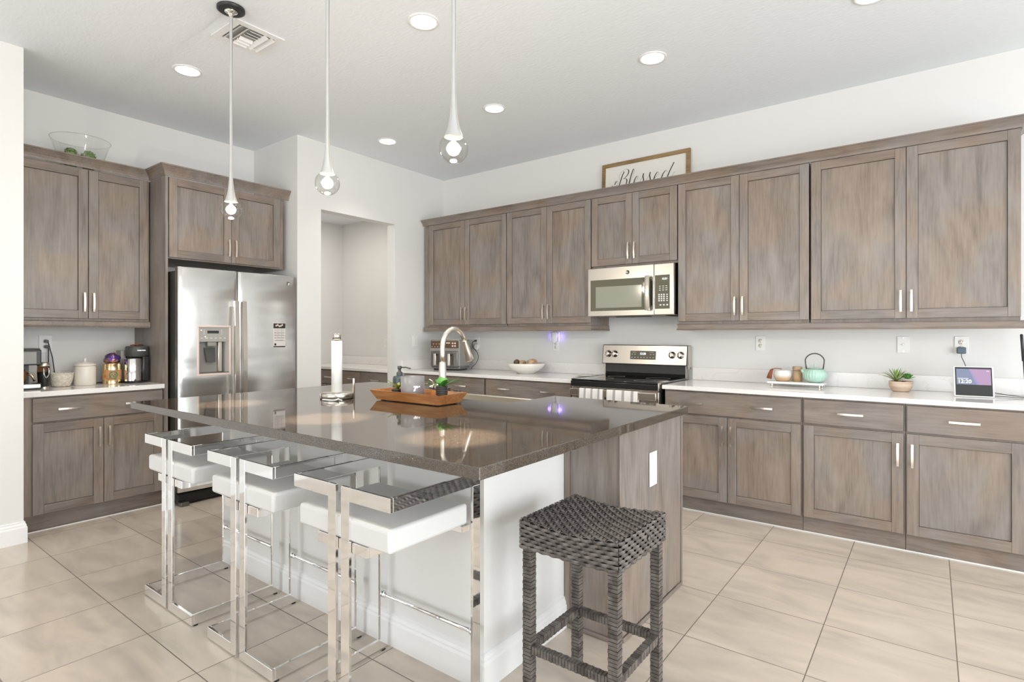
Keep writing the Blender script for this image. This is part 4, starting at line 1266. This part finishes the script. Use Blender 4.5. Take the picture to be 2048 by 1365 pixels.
p1 = thing('potted_plant', 'small green leafy plant in a ribbed black pot at the right end of the tray', 'plant', (2.385, -2.490, tz))
pot_ribbed(p1, .033, .086, n_=9)
mb = MB()
for a, el, L, w_ in ((8, 28, .14, .042), (22, 38, .13, .040), (-8, 44, .11, .040), (70, 60, .085, .050), (110, 72, .085, .052), (150, 55, .08, .040), (-40, 55, .085, .040), (200, 32, .13, .022), (185, 22, .10, .024), (60, 40, .09, .026), (250, 50, .06, .022)):
    aa = radians(a + 30); ee = radians(el); mb.leaf((0, 0, .078), (cos(aa) * cos(ee), sin(aa) * cos(ee), sin(ee)), L, w_, 'leaf', .28)
mb.build('leaves', p1)
mb = MB()
for a in range(0, 360, 60): mb.tube([(0, 0, .07), (.018 * cos(radians(a)), .018 * sin(radians(a)), .105)], .002, 'leaf_pale', seg=5)
mb.build('stems', p1)
p2 = thing('potted_plant', 'tiny yellow-green spiky plant in a black pot at the left end of the tray', 'plant', (1.998, -2.462, tz))
pot_ribbed(p2, .034, .046, n_=4)
mb = MB()
for a, el, L, w_ in ((205, 35, .13, .012), (190, 50, .11, .012), (225, 55, .10, .016), (250, 62, .075, .022), (280, 60, .065, .024), (310, 55, .07, .02), (340, 45, .08, .02), (40, 60, .07, .02), (120, 60, .07, .02)):
    aa = radians(a); ee = radians(el); mb.leaf((0, 0, .040), (cos(aa) * cos(ee), sin(aa) * cos(ee), sin(ee)), L, w_, 'leaf_yellow', .25)
mb.build('leaves', p2)
sd = thing('soap_dispenser', 'dark slate soap pump bottle behind the candle cup', 'soap dispenser', (1.868, -2.33, CT))
MB().lathe([(.0005, 0), (.040, 0), (.042, .004), (.042, .105), (.038, .118), (.020, .124), (.0005, .124)], (0, 0, 0), 'soap_dark', seg=28, caps=False).build('bottle', sd)
mb = MB(); mb.lathe([(.019, .124), (.019, .142), (.010, .148), (.008, .160), (.013, .165), (.013, .182), (.0005, .182)], (0, 0, 0), 'dark_plastic', seg=18, caps=False); mb.tube([(0, 0, .174), (.045, .01, .174), (.080, .018, .168)], .004, 'dark_plastic', seg=8); mb.build('pump', sd)
tag(MB().box(-.02, .02, -.014, .014, 0, .055, 'dark_plastic', bev=.003).build('sponge_holder', loc=(2.295, -2.27, CT)), 'small black block beside the faucet behind the leafy plant', 'sponge holder')

ph = thing('paper_towel_holder', 'steel paper towel stand with a nearly used white roll on the island', 'paper towel holder', (1.692, -2.66, CT))
mb = MB(); mb.lathe([(.0005, 0), (.094, 0), (.094, .004)], (0, 0, 0), 'black_plastic', seg=40, caps=False); mb.lathe([(.094, .004), (.096, .006), (.096, .030), (.092, .034), (.0005, .034)], (0, 0, 0), 'stainless', seg=48, caps=False); mb.build('base', ph)
mb = MB(); mb.lathe([(.012, .034), (.012, .345), (.024, .346), (.024, .372), (.022, .376), (.0005, .378)], (0, 0, 0), 'stainless', seg=24, caps=False)
for k in range(6): a = k * pi / 3; mb.ell((.014 * cos(a), .014 * sin(a), .379), .004, .004, .004, 'stainless', 8, 6)
mb.build('post', ph)
MB().lathe([(.018, .036), (.031, .036), (.031, .340), (.018, .340)], (0, 0, 0), 'paper_white', seg=32).build('paper_roll', ph)
mb = MB(); mb.lathe([(.0065, .0), (.0065, .115), (.0055, .118), (.0005, .119)], (.080, .060, 0), 'nickel', seg=12); mb.build('tension_rod', ph)
tag(MB().tube(smooth3([(.0, 0, .004), (.03, -.004, .006), (.06, .012, .004), (.09, .02, .006), (.10, .035, .012), (.085, .045, .006), (.11, .05, .004)]), .004, 'paper_white', seg=6).build('twist_tie', loc=(1.72, -2.775, CT)), 'little white cord lying at the foot of the paper towel stand', 'cord')

# ------------------------------------------------------------------ air fryer
af = thing('air_fryer', 'dark grey dual-basket air fryer on the counter in the back corner', 'air fryer', (.385, -.30, CT), radians(12))
mb = MB(); a, d_ = .183, .118
mb.prism([(-a, -d_), (a, -d_), (a, d_), (-a, d_)], .045, .322, 'grey_plastic', bev=.012)
mb.prism([(-a + .03, -d_ + .03), (a - .03, -d_ + .03), (a - .03, d_ - .03), (-a + .03, d_ - .03)], .0, .02, 'black_plastic'); mb.prism([(-a + .008, -d_ + .01), (a - .008, -d_ + .01), (a - .008, d_ - .01), (-a + .008, d_ - .01)], .018, .048, 'dark_plastic', bev=.01)
mb.build('housing', af)
mb = MB(); mb.box(-a + .012, a - .012, -d_ - .003, -d_ + .002, .235, .310, 'brown_dark', bev=.002); mb.box(-a + .008, a - .004, -d_ - .002, -d_ + .03, .3225, .328, 'nickel', bev=.001)
for k in range(7): mb.box(-.16 + k * .018, -.15 + k * .018, -d_ - .004, -d_ - .0032, .245 + (k % 2) * .03, .252 + (k % 2) * .03, 'rose_gold')
mb.lathe([(.013, -.0035), (.013, -.006), (.009, -.006)], (-.015, -d_, .262), 'nickel', seg=18, axis='y'); mb.box(.02, .07, -d_ - .004, -d_ - .0032, .283, .295, 'rose_gold')
for k in range(4): mb.box(.09 + (k % 2) * .03, .110 + (k % 2) * .03, -d_ - .004, -d_ - .0032, .25 + (k // 2) * .028, .266 + (k // 2) * .028, 'rose_gold')
mb.build('control_panel', af)
for sx in (-1, 1):
    mb = MB(); cx = sx * .086
    mb.box(cx - .080, cx + .080, -d_ - .016, -d_ + .001, .040, .205, 'steel_dark', bev=.010, seg=3); bk = mb.build('basket_drawer', af)
    mb = MB(); mb.box(cx - .014, cx + .014, -d_ - .062, -d_ - .050, .055, .178, 'nickel', bev=.004); mb.box(cx - .011, cx + .011, -d_ - .051, -d_ - .017, .155, .172, 'black_plastic', bev=.003); mb.build('handle', bk)
t_ = thing('power_plug', 'black plug and cord running from the wall outlet down to the air fryer', 'plug', (0, 0, 0))
MB().box(.494, .510, -.040, -.0095, 1.215, 1.233, 'black_plastic', bev=.003).build('plug', t_)
MB().tube(smooth3([(.498, -.036, 1.222), (.475, -.05, 1.20), (.490, -.05, 1.15), (.545, -.05, 1.10), (.570, -.06, 1.04), (.57, -.10, .98), (.56, -.15, .94), (.575, -.17, .925)]), .0032, 'black_plastic', seg=6).build('cord', t_)
tag(MB().box(-.024, .024, -.030, 0, -.030, .030, 'white_plastic', bev=.006).build('wall_adapter', loc=(.515, -.0098, 1.158), rot=(0, radians(12), 0)), 'white adapter in the outlet beside the air fryer', 'adapter')

# ------------------------------------------------------------------ bowl with onions in burlap
bw = thing('white_bowl', 'wide white ceramic bowl on the counter left of the stove', 'bowl', (1.345, -.25, CT))
MB().lathe([(.0005, 0), (.085, 0), (.090, .006), (.125, .025), (.168, .06), (.190, .098), (.186, .100), (.160, .066), (.118, .034), (.0005, .018)], (0, 0, 0), 'white_ceramic', seg=48, caps=False).build('bowl', bw)


def lump(name, label, cat, c_, r_, mat, seed):
    rnd = random.Random(seed); mb = MB(); mb.ell((0, 0, 0), *r_, mat, 18, 12)
    ph_ = [rnd.random() * 6 for _ in range(3)]
    for v_ in mb.bm.verts:
        f = 1 + .10 * sin(v_.co.x * 60 + ph_[0]) + .08 * sin(v_.co.y * 70 + ph_[1]) + .08 * sin(v_.co.z * 80 + ph_[2]); v_.co *= f
    return tag(mb.build(name, loc=c_), label, cat)


lump('burlap_bundle', 'crumpled tan burlap bundle at the right in the white bowl', 'cloth', (1.410, -.25, .914 + .098), (.062, .06, .040), 'burlap', 1)
lump('burlap_bundle', 'flatter tan bundle in the middle of the white bowl', 'cloth', (1.315, -.26, .914 + .095), (.027, .05, .034), 'burlap', 5)
oo = lump('wooden_ring', 'dark brown knot at the left in the white bowl', 'ornament', (1.250, -.27, .914 + .106), (.030, .03, .028), 'brown_dark', 3)
tag(MB().lathe([(.0005, 0), (.05, 0), (.10, .008), (.098, .011), (.05, .005), (.0005, .005)], (0, 0, 0), 'white_ceramic', seg=32, caps=False).build('spoon_rest', loc=(1.975, -.20, CT)), 'flat white dish on the counter just left of the stove', 'dish')

# night light
nl = thing('night_light', 'white plug-in night light glowing purple on both sides under the cabinets', 'night light', (1.535, -.0098, 1.252))
mb = MB(); mb.lathe([(.0005, -.045), (.020, -.040), (.030, -.015), (.034, .030), (.034, .055), (.028, .066), (.0005, .070)], (0, -.030, 0), 'white_plastic', seg=24, caps=False); mb.build('shade', nl)
for sx in (-1, 1): MB().box(sx * .044 - .006, sx * .044 + .006, -.016, -.006, -.02, .06, 'purple_glow', bev=.003).build('glow_strip', nl)
MB().box(-.045, .045, -.010, -.001, .02, .045, 'white_plastic').build('bracket', nl)
l = bpy.data.lights.new('night_lamp', 'POINT'); l.energy = .06; l.color = (.30, .2, 1); l.shadow_soft_size = .02
for sx in (-1, 1):
    lo = bpy.data.objects.new('night_lamp', l); COL.objects.link(lo); lo.location = (1.535 + sx * .060, -.03, 1.275)

# ------------------------------------------------------------------ tea things
ts = thing('marble_riser', 'low white marble riser on short metal feet under the teapot', 'tray', (3.715, -.18, CT))
MB().box(-.185, .185, -.075, .075, .018, .034, 'white_quartz', bev=.003).build('slab', ts)
for sx in (-1, 1):
    for sy in (-1, 1): MB().lathe([(.010, 0), (.007, .004), (.007, .012), (.010, .0175)], (sx * .155, sy * .05, 0), 'nickel', seg=12).build('foot', ts)
RZ = CT + .0345
mg = thing('tea_mug', 'cream glazed round mug with a brown tassel on the marble riser', 'mug', (3.622, -.18, RZ))
mb = MB(); mb.lathe([(.0005, 0), (.040, 0), (.052, .012), (.060, .035), (.061, .055), (.056, .078), (.054, .080), (.051, .078), (.054, .05), (.044, .012), (.0005, .008)], (0, 0, 0), 'mug_glaze', seg=32, caps=False)
mb.lathe([(.0005, .086), (.030, .085), (.050, .080)], (0, 0, 0), 'mug_glaze', seg=32, caps=False); mb.build('mug_body', mg)
mb = MB(); mb.tube(smooth3([(0, -.02, .089), (-.03, -.03, .093), (-.055, -.035, .090), (-.062, -.037, .080)]), .0025, 'tassel', seg=6)
mb.tube([(-.058, -.036, .088), (-.068, -.038, .078), (-.078, -.04, .045), (-.084, -.04, .018)], [.006, .011, .015, .018], 'tassel', seg=12); mb.build('tassel', mg)
bc = thing('bamboo_canister', 'small round bamboo canister between mug and teapot', 'canister', (3.717, -.155, RZ))
MB().lathe([(.0005, 0), (.032, 0), (.032, .078), (.0005, .078)], (0, 0, 0), 'bamboo', seg=28, caps=False).build('body', bc); MB().lathe([(.0005, .080), (.0325, .080), (.0325, .105), (.030, .108), (.0005, .108)], (0, 0, 0), 'bamboo', seg=28, caps=False).build('lid', bc)
tp = thing('teapot', 'mint green ribbed iron teapot with dark hoop handle', 'teapot', (3.833, -.18, RZ))
mb = MB(); seg = 96; prof = [(.034, 0), (.050, .005), (.069, .024), (.077, .050), (.075, .068), (.065, .086), (.054, .095), (.050, .097)]
mb.lathe(prof, (0, 0, 0), 'mint', seg=seg)
for v_ in mb.bm.verts:
    r_ = math.hypot(v_.co.x, v_.co.y)
    if r_ > .04:
        a = math.atan2(v_.co.y, v_.co.x); f = 1 + .022 * cos(24 * a); v_.co.x *= f; v_.co.y *= f
mb.build('body', tp)
mb = MB(); mb.lathe([(.050, .097), (.052, .100), (.040, .104), (.0005, .107)], (0, 0, 0), 'iron', seg=32, mats=['iron', 'mint', 'mint'], caps=False); mb.lathe([(.003, .105), (.003, .112), (.007, .118), (.006, .128), (.0005, .131)], (0, 0, 0), 'mint', seg=14, caps=False); mb.build('lid', tp)
MB().tube([(-.055, -.018, .058), (-.073, -.024, .078), (-.080, -.026, .092)], [.015, .011, .008], 'mint', seg=14).build('spout', tp)
pts = [(-.052, 0, .094), (-.058, 0, .135)]
for k in range(1, 12):
    a = pi - pi * k / 12; pts.append((.062 * cos(a), 0, .145 + .062 * sin(a)))
pts += [(.058, 0, .135), (.052, 0, .094)]
mb = MB(); mb.tube(pts, .0042, 'iron', seg=8); hd = mb.build('handle', tp); hd.rotation_euler = (0, 0, radians(12))

# planter
pl = thing('succulent_planter', 'pale round bowl planted with a spiky and a rosette succulent', 'planter', (4.337, -.165, CT))
MB().lathe([(.0005, 0), (.042, 0), (.050, .005), (.064, .032), (.068, .062), (.066, .068), (.060, .066), (.0005, .058)], (0, 0, 0), 'terracotta_pale', seg=36, caps=False).build('bowl', pl)
mb = MB(); rnd = random.Random(4)
for k in range(34):
    a = k * 2.399; el = radians(28 + 56 * (k / 34)); L = .125 - .02 * rnd.random()
    mb.leaf((-.024, 0, .065), (cos(a) * cos(el), sin(a) * cos(el), sin(el)), L, .009, 'leaf_pale', .22, fold=.4)
mb.build('spiky_succulent', pl)
mb = MB()
for k in range(26):
    a = k * 2.399; el = radians(10 + 70 * (k / 26)); L = .044 - .014 * k / 26
    mb.leaf((.036, -.008, .084), (cos(a) * cos(el), sin(a) * cos(el), sin(el)), L, .022, 'leaf', -.25, fold=.3)
mb.build('rosette_succulent', pl)
mb = MB()
for k in range(22):
    a = k * 2.399; mb.leaf((-.01 + .03 * cos(a * 1.7), .02 * sin(a) - .01, .063), (cos(a), sin(a), .7), .02, .010, 'leaf_red', .2)
mb.build('red_leaves', pl)

# smart display
dp = thing('smart_display', 'white framed smart display showing 12:20 on the counter', 'smart display', (4.700, -.275, CT), radians(5))
TLT = radians(14)
Tm = Matrix.Translation((0, -.055, .002)) @ Matrix.Rotation(-TLT, 4, 'X')
DW, DH = .095, .188
mb = MB(); mb.box(-DW, DW, 0, .012, 0, DH, 'white_plastic', bev=.004); mb.xf(Tm); mb.build('housing', dp)
mb = MB(); mb.faces([(-.075, .008, .001), (.075, .008, .001), (.075, .03, .12), (-.075, .03, .12), (-.075, .085, .001), (.075, .085, .001)], [(0, 1, 2, 3), (0, 1, 5, 4), (3, 2, 5, 4), (0, 3, 4), (1, 2, 5)], 'dark_plastic'); mb.xf(Matrix.Translation((0, -.04, 0))); mb.build('rear_speaker', dp)
mb = MB(); mb.box(-DW + .008, DW - .008, -.0012, -.0002, .007, DH - .007, 'black_plastic'); mb.xf(Tm); sc2 = mb.build('bezel', dp)
mb = MB(); X0, X1, Z0, Z1 = -DW + .014, DW - .014, .074, DH - .018
mb.box(X0, X1, -.002, -.0013, Z0, Z1, 'screen_violet')
mb.prism([(X0, -Z1), (X0 + .06, -Z1), (X0 + .095, -Z0), (X0, -Z0)], 0, .0004, 'screen_slate'); mb.bm.verts.ensure_lookup_table()
for v_ in list(mb.bm.verts)[8:]: v_.co = Vector((v_.co.x, -.0021 - v_.co.z, -v_.co.y))
k0 = len(mb.bm.verts)
mb.prism([(X0 + .065, -Z1), (X1, -Z1), (X1, -Z0), (X0 + .11, -Z0), (X0 + .085, -(Z0 + Z1) / 2)], 0, .0003, 'screen_pink'); mb.bm.verts.ensure_lookup_table()
for v_ in list(mb.bm.verts)[k0:]: v_.co = Vector((v_.co.x, -.0021 - v_.co.z, -v_.co.y))
for k in range(8): mb.box(X0 + .006 + k * .0065, X0 + .0105 + k * .0065, -.0029, -.0026, Z0 + .0355, Z0 + .038, 'text_white')
for k in range(2): mb.box(X1 - .018 + k * .007, X1 - .015 + k * .007, -.0029, -.0026, Z1 - .013, Z1 - .010, 'text_white')
mb.xf(Tm); sc3 = mb.build('screen', sc2)
tt = text_obj('12:20', .030, 'clock_digits', sc3, (0, 0, 0), 'text_white', align='LEFT')
tt.matrix_local = Tm @ Matrix.Translation((X0 + .005, -.0032, Z0 + .018)) @ Matrix.Rotation(pi / 2, 4, 'X')
mb = MB(); mb.tube(smooth3([(4.76, -.215, .945), (4.82, -.21, .935), (4.90, -.22, .925), (5.02, -.24, .918), (5.2, -.25, .918)]), .0022, 'dark_plastic', seg=6)
adopt(mb.build('power_cord'), dp)
mb = MB(); mb.tube(smooth3([(4.765, -.235, .918), (4.84, -.22, .919), (4.92, -.25, .918), (5.05, -.23, .918), (5.2, -.29, .918)]), .0022, 'dark_plastic', seg=6)
adopt(mb.build('power_cord'), dp)
t_ = thing('power_adapter', 'blue-grey square adapter in the outlet above the smart display', 'adapter', (4.655, -.0098, 1.193))
MB().box(-.024, .024, -.030, 0, -.026, .016, 'adapter_blue', bev=.006, seg=3).build('adapter_body', t_)
MB().tube(smooth3([(0, -.015, -.026), (.002, -.016, -.05), (.015, -.02, -.085), (.03, -.04, -.14), (.035, -.08, -.20)]), .0022, 'dark_plastic', seg=6).build('cord', t_)
tag(MB().tube([(0, 0, 0), (-.008, 0, .12), (-.0125, 0, .215), (-.0125, 0, .216), (-.021, 0, .375), (-.0212, 0, .380)], [.003, .003, .0035, .0075, .0075, .004], 'black_plastic', seg=12).build('kitchen_utensil', loc=(4.956, -.12, .9146)),
    'slim black-handled utensil standing at the right edge of the photo', 'utensil')

# ------------------------------------------------------------------ coffee corner
LT = .9185
cm = thing('coffee_machine', 'black and silver espresso machine cut off by the white wall', 'coffee machine', (-.43, -3.635, LT), H)
mb = MB(); mb.box(-.075, .072, -.08, .10, 0, .045, 'black_enamel', bev=.006); mb.box(-.075, .030, .04, .10, .045, .17, 'black_plastic'); mb.box(-.075, .072, -.08, .10, .165, .270, 'black_plastic', bev=.006); mb.build('housing', cm)
mb = MB(); mb.box(-.074, .045, -.083, -.0805, .175, .255, 'grey_plastic', bev=.001); mb.box(-.074, .070, -.06, .10, .2705, .279, 'dark_plastic', bev=.002); mb.build('front_plate', cm)
mb = MB(); mb.box(-.07, .066, -.083, -.0805, .012, .036, 'stainless', bev=.001); mb.build('drip_tray', cm)
mb = MB(); mb.lathe([(.026, 0), (.030, .03), (.030, .070), (.022, .09)], (-.028, -.035, .048), 'coffee_brown', seg=20); mb.tube([(-.005, -.035, .115), (.030, -.05, .09), (.040, -.05, .055)], [.006, .008, .006], 'gold_tin', seg=8); mb.build('portafilter', cm)
gc = thing('glass_carafe', 'brown tinted glass carafe with silver lid beside the espresso machine', 'carafe', (-.46, -3.527, LT))
mb = MB(); mb.lathe([(.0005, .004), (.028, .004), (.031, .012), (.037, .11), (.035, .150), (.0005, .150)], (0, 0, 0), 'coffee_brown', seg=28, caps=False, mats=['black_enamel', 'black_enamel', 'black_enamel', 'amber_glass', 'amber_glass']); mb.build('vessel', gc)
mb = MB(); mb.lathe([(.030, 0), (.030, .010), (.0005, .010)], (0, 0, 0), 'stainless', seg=28, caps=False); mb.lathe([(.036, .152), (.037, .155), (.036, .168), (.030, .178), (.0005, .180)], (0, 0, 0), 'nickel', seg=28, caps=False); mb.build('lid', gc)
mb = MB(); mb.tube(smooth3([(.040, .012, .140), (.056, .015, .135), (.060, .015, .105), (.050, .012, .085), (.056, 0, .075), (.058, -.012, .10), (.052, -.012, .140)]), .0035, 'chrome', seg=7); mb.build('handle', gc)
bk = thing('woven_basket', 'small white woven basket in the coffee corner', 'basket', (-.50, -3.420, LT))
mb = MB(); seg = 60
mb.lathe([(.0005, .002), (.050, .002), (.054, .008), (.062, .03), (.069, .060), (.072, .088), (.070, .094), (.066, .090), (.060, .05), (.048, .010), (.0005, .008)], (0, 0, 0), 'basket_white', seg=seg, caps=False)
for v_ in mb.bm.verts:
    a = math.atan2(v_.co.y, v_.co.x); r_ = math.hypot(v_.co.x, v_.co.y)
    if r_ > .05:
        f = 1 + .025 * cos(20 * a + v_.co.z * 60); v_.co.x *= f; v_.co.y *= f
mb.build('basket_body', bk)
mb = MB(); mb.tube([(.071 * cos(k * pi / 18), .071 * sin(k * pi / 18), .094 + .002 * sin(k * 2.2)) for k in range(36)], .0045, 'basket_white', seg=6, closed=True); mb.build('rim', bk)
cn = thing('lidded_canister', 'cream ceramic canister with a knobbed lid in the coffee corner', 'canister', (-.50, -3.278, LT))
MB().lathe([(.0005, 0), (.064, 0), (.067, .005), (.067, .135), (.064, .140), (.0005, .140)], (0, 0, 0), 'warm_ceramic', seg=36, caps=False).build('body', cn)
MB().lathe([(.0005, .141), (.065, .141), (.068, .146), (.066, .154), (.040, .166), (.010, .170), (.007, .178), (.010, .190), (.007, .198), (.0005, .200)], (0, 0, 0), 'warm_ceramic', seg=36, caps=False).build('lid', cn)
tn = thing('coffee_tin', 'golden coffee tin with a brown label band beside the pod machine', 'tin', (-.47, -3.118, LT))
mb = MB(); mb.lathe([(.0005, 0), (.060, 0), (.061, .003), (.060, .006), (.060, .030), (.0602, .031), (.0602, .105), (.060, .106), (.060, .150), (.061, .153), (.058, .156), (.0005, .156)], (0, 0, 0), 'gold_tin', seg=40, caps=False,
         mats=['gold_tin'] * 5 + ['tin_band', 'tin_band'] + ['gold_tin'] * 4); mb.build('can', tn)
mb = MB(); mb.tube([(.0612 * cos(a), .0612 * sin(a), .068 + .026 * sin(b2)) for a, b2 in [(radians(-8 + 24 * cos(q_)), q_) for q_ in [k * pi / 10 for k in range(20)]]], .0035, 'green_emblem', seg=6, closed=True)
for k in range(5): mb.ell((.0612 * cos(radians(-24 + k * 8)), .0612 * sin(radians(-24 + k * 8)), .060 + .012 * (k % 2)), .002, .005, .006, 'green_emblem', 8, 6)
mb.build('emblem', tn)
fb = MB(); fb.ell((0, 0, .008), .054, .052, .044, 'foil', 16, 9); rnd = random.Random(2)
for v_ in fb.bm.verts: v_.co *= 1 + .28 * (rnd.random() - .5); v_.co.z = max(v_.co.z, -.022)
tag(fb.build('foil_bag', loc=(-.47, -3.118, LT + .157 + .022)), 'crumpled purple foil snack bag on top of the golden tin', 'bag')
pm = thing('pod_coffee_machine', 'black and chrome pod coffee machine beside the fridge panel', 'coffee machine', (-.47, -2.967, LT), H)
mb = MB(); mb.lathe([(.085, 0), (.085, .012), (.080, .016), (.0005, .016)], (-.005, -.01, 0), 'black_enamel', seg=32); mb.box(.028, .080, -.07, .10, .010, .21, 'black_enamel', bev=.012); mb.box(-.055, .07, .04, .10, .01, .21, 'black_enamel', bev=.01)
mb.build('body', pm)
MB().box(-.084, -.048, .03, .13, .002, .250, 'grey_plastic', bev=.006).build('water_tank', pm)
mb = MB(); mb.lathe([(.062, .200), (.076, .210), (.078, .250), (.077, .275), (.070, .282), (.0005, .284)], (.012, -.01, 0), 'dark_plastic', seg=36, caps=True); mb.build('brewing_head', pm)
mb = MB(); mb.lathe([(.046, .286), (.044, .292), (.0005, .296)], (.012, -.01, 0), 'black_enamel', seg=28, caps=False); mb.tube([(-.03, -.03, .292), (.0, -.045, .296), (.04, -.035, .292)], .004, 'red_shiny', seg=6); mb.build('lever', pm)
mb = MB(); mb.lathe([(.058, .018), (.058, .185), (.054, .190), (.0005, .190)], (-.028, -.045, 0), 'chrome', seg=36, caps=False); mb.build('cup_cylinder', pm)
tx = text_obj('nespresso', .014, 'lettering', pm, (.016, -.0895, .252), 'text_white')
mb = MB(); mb.tube(smooth3([(-.58, -3.205, .9235), (-.60, -3.16, .9235), (-.62, -3.05, .93), (-.63, -3.0, .93)]), .004, 'black_plastic', seg=6)
adopt(mb.build('power_cord'), pm)

# glass bowl on top of the left wall cabinet
gb = thing('glass_bowl', 'large clear glass bowl on top of the left wall cabinet', 'bowl', (-.55, -3.290, 2.502))
MB().lathe([(.0005, .002), (.105, .002), (.112, .010), (.140, .10), (.168, .195), (.182, .225), (.184, .232), (.180, .230)], (0, 0, 0), 'clear_glass', seg=56, caps=False).build('bowl', gb)
MB().tube([(.183 * cos(k * pi / 28), .183 * sin(k * pi / 28), .232) for k in range(56)], .0028, 'clear_glass', seg=6, closed=True).build('rim', gb)
rnd = random.Random(11)
for k, (x, y, s_) in enumerate(((-.02, -.055, .72), (.0, .05, .8))):
    mb = MB(); mb.ell((0, 0, 0), .062 * s_, .060 * s_, .072, 'moss', 28, 18)
    for v_ in mb.bm.verts: v_.co *= 1 + .22 * (rnd.random() - .5)
    for q_ in range(160):
        a = rnd.random() * 2 * pi; b2 = rnd.random() * pi / 2; p_ = (.060 * s_ * cos(a) * cos(b2), .058 * s_ * sin(a) * cos(b2), .070 * sin(b2))
        mb.leaf(p_, (cos(a) + rnd.random() - .5, sin(a) + rnd.random() - .5, .6 + rnd.random()), .018, .008, 'moss', .1, seg=3)
    tag(mb.build('moss_ball', loc=(-.55 + x, -3.290 + y, 2.502 + .085)), ['left', 'right'][k] + ' green moss ball inside the clear glass bowl', 'moss ball', 'moss balls in the glass bowl')
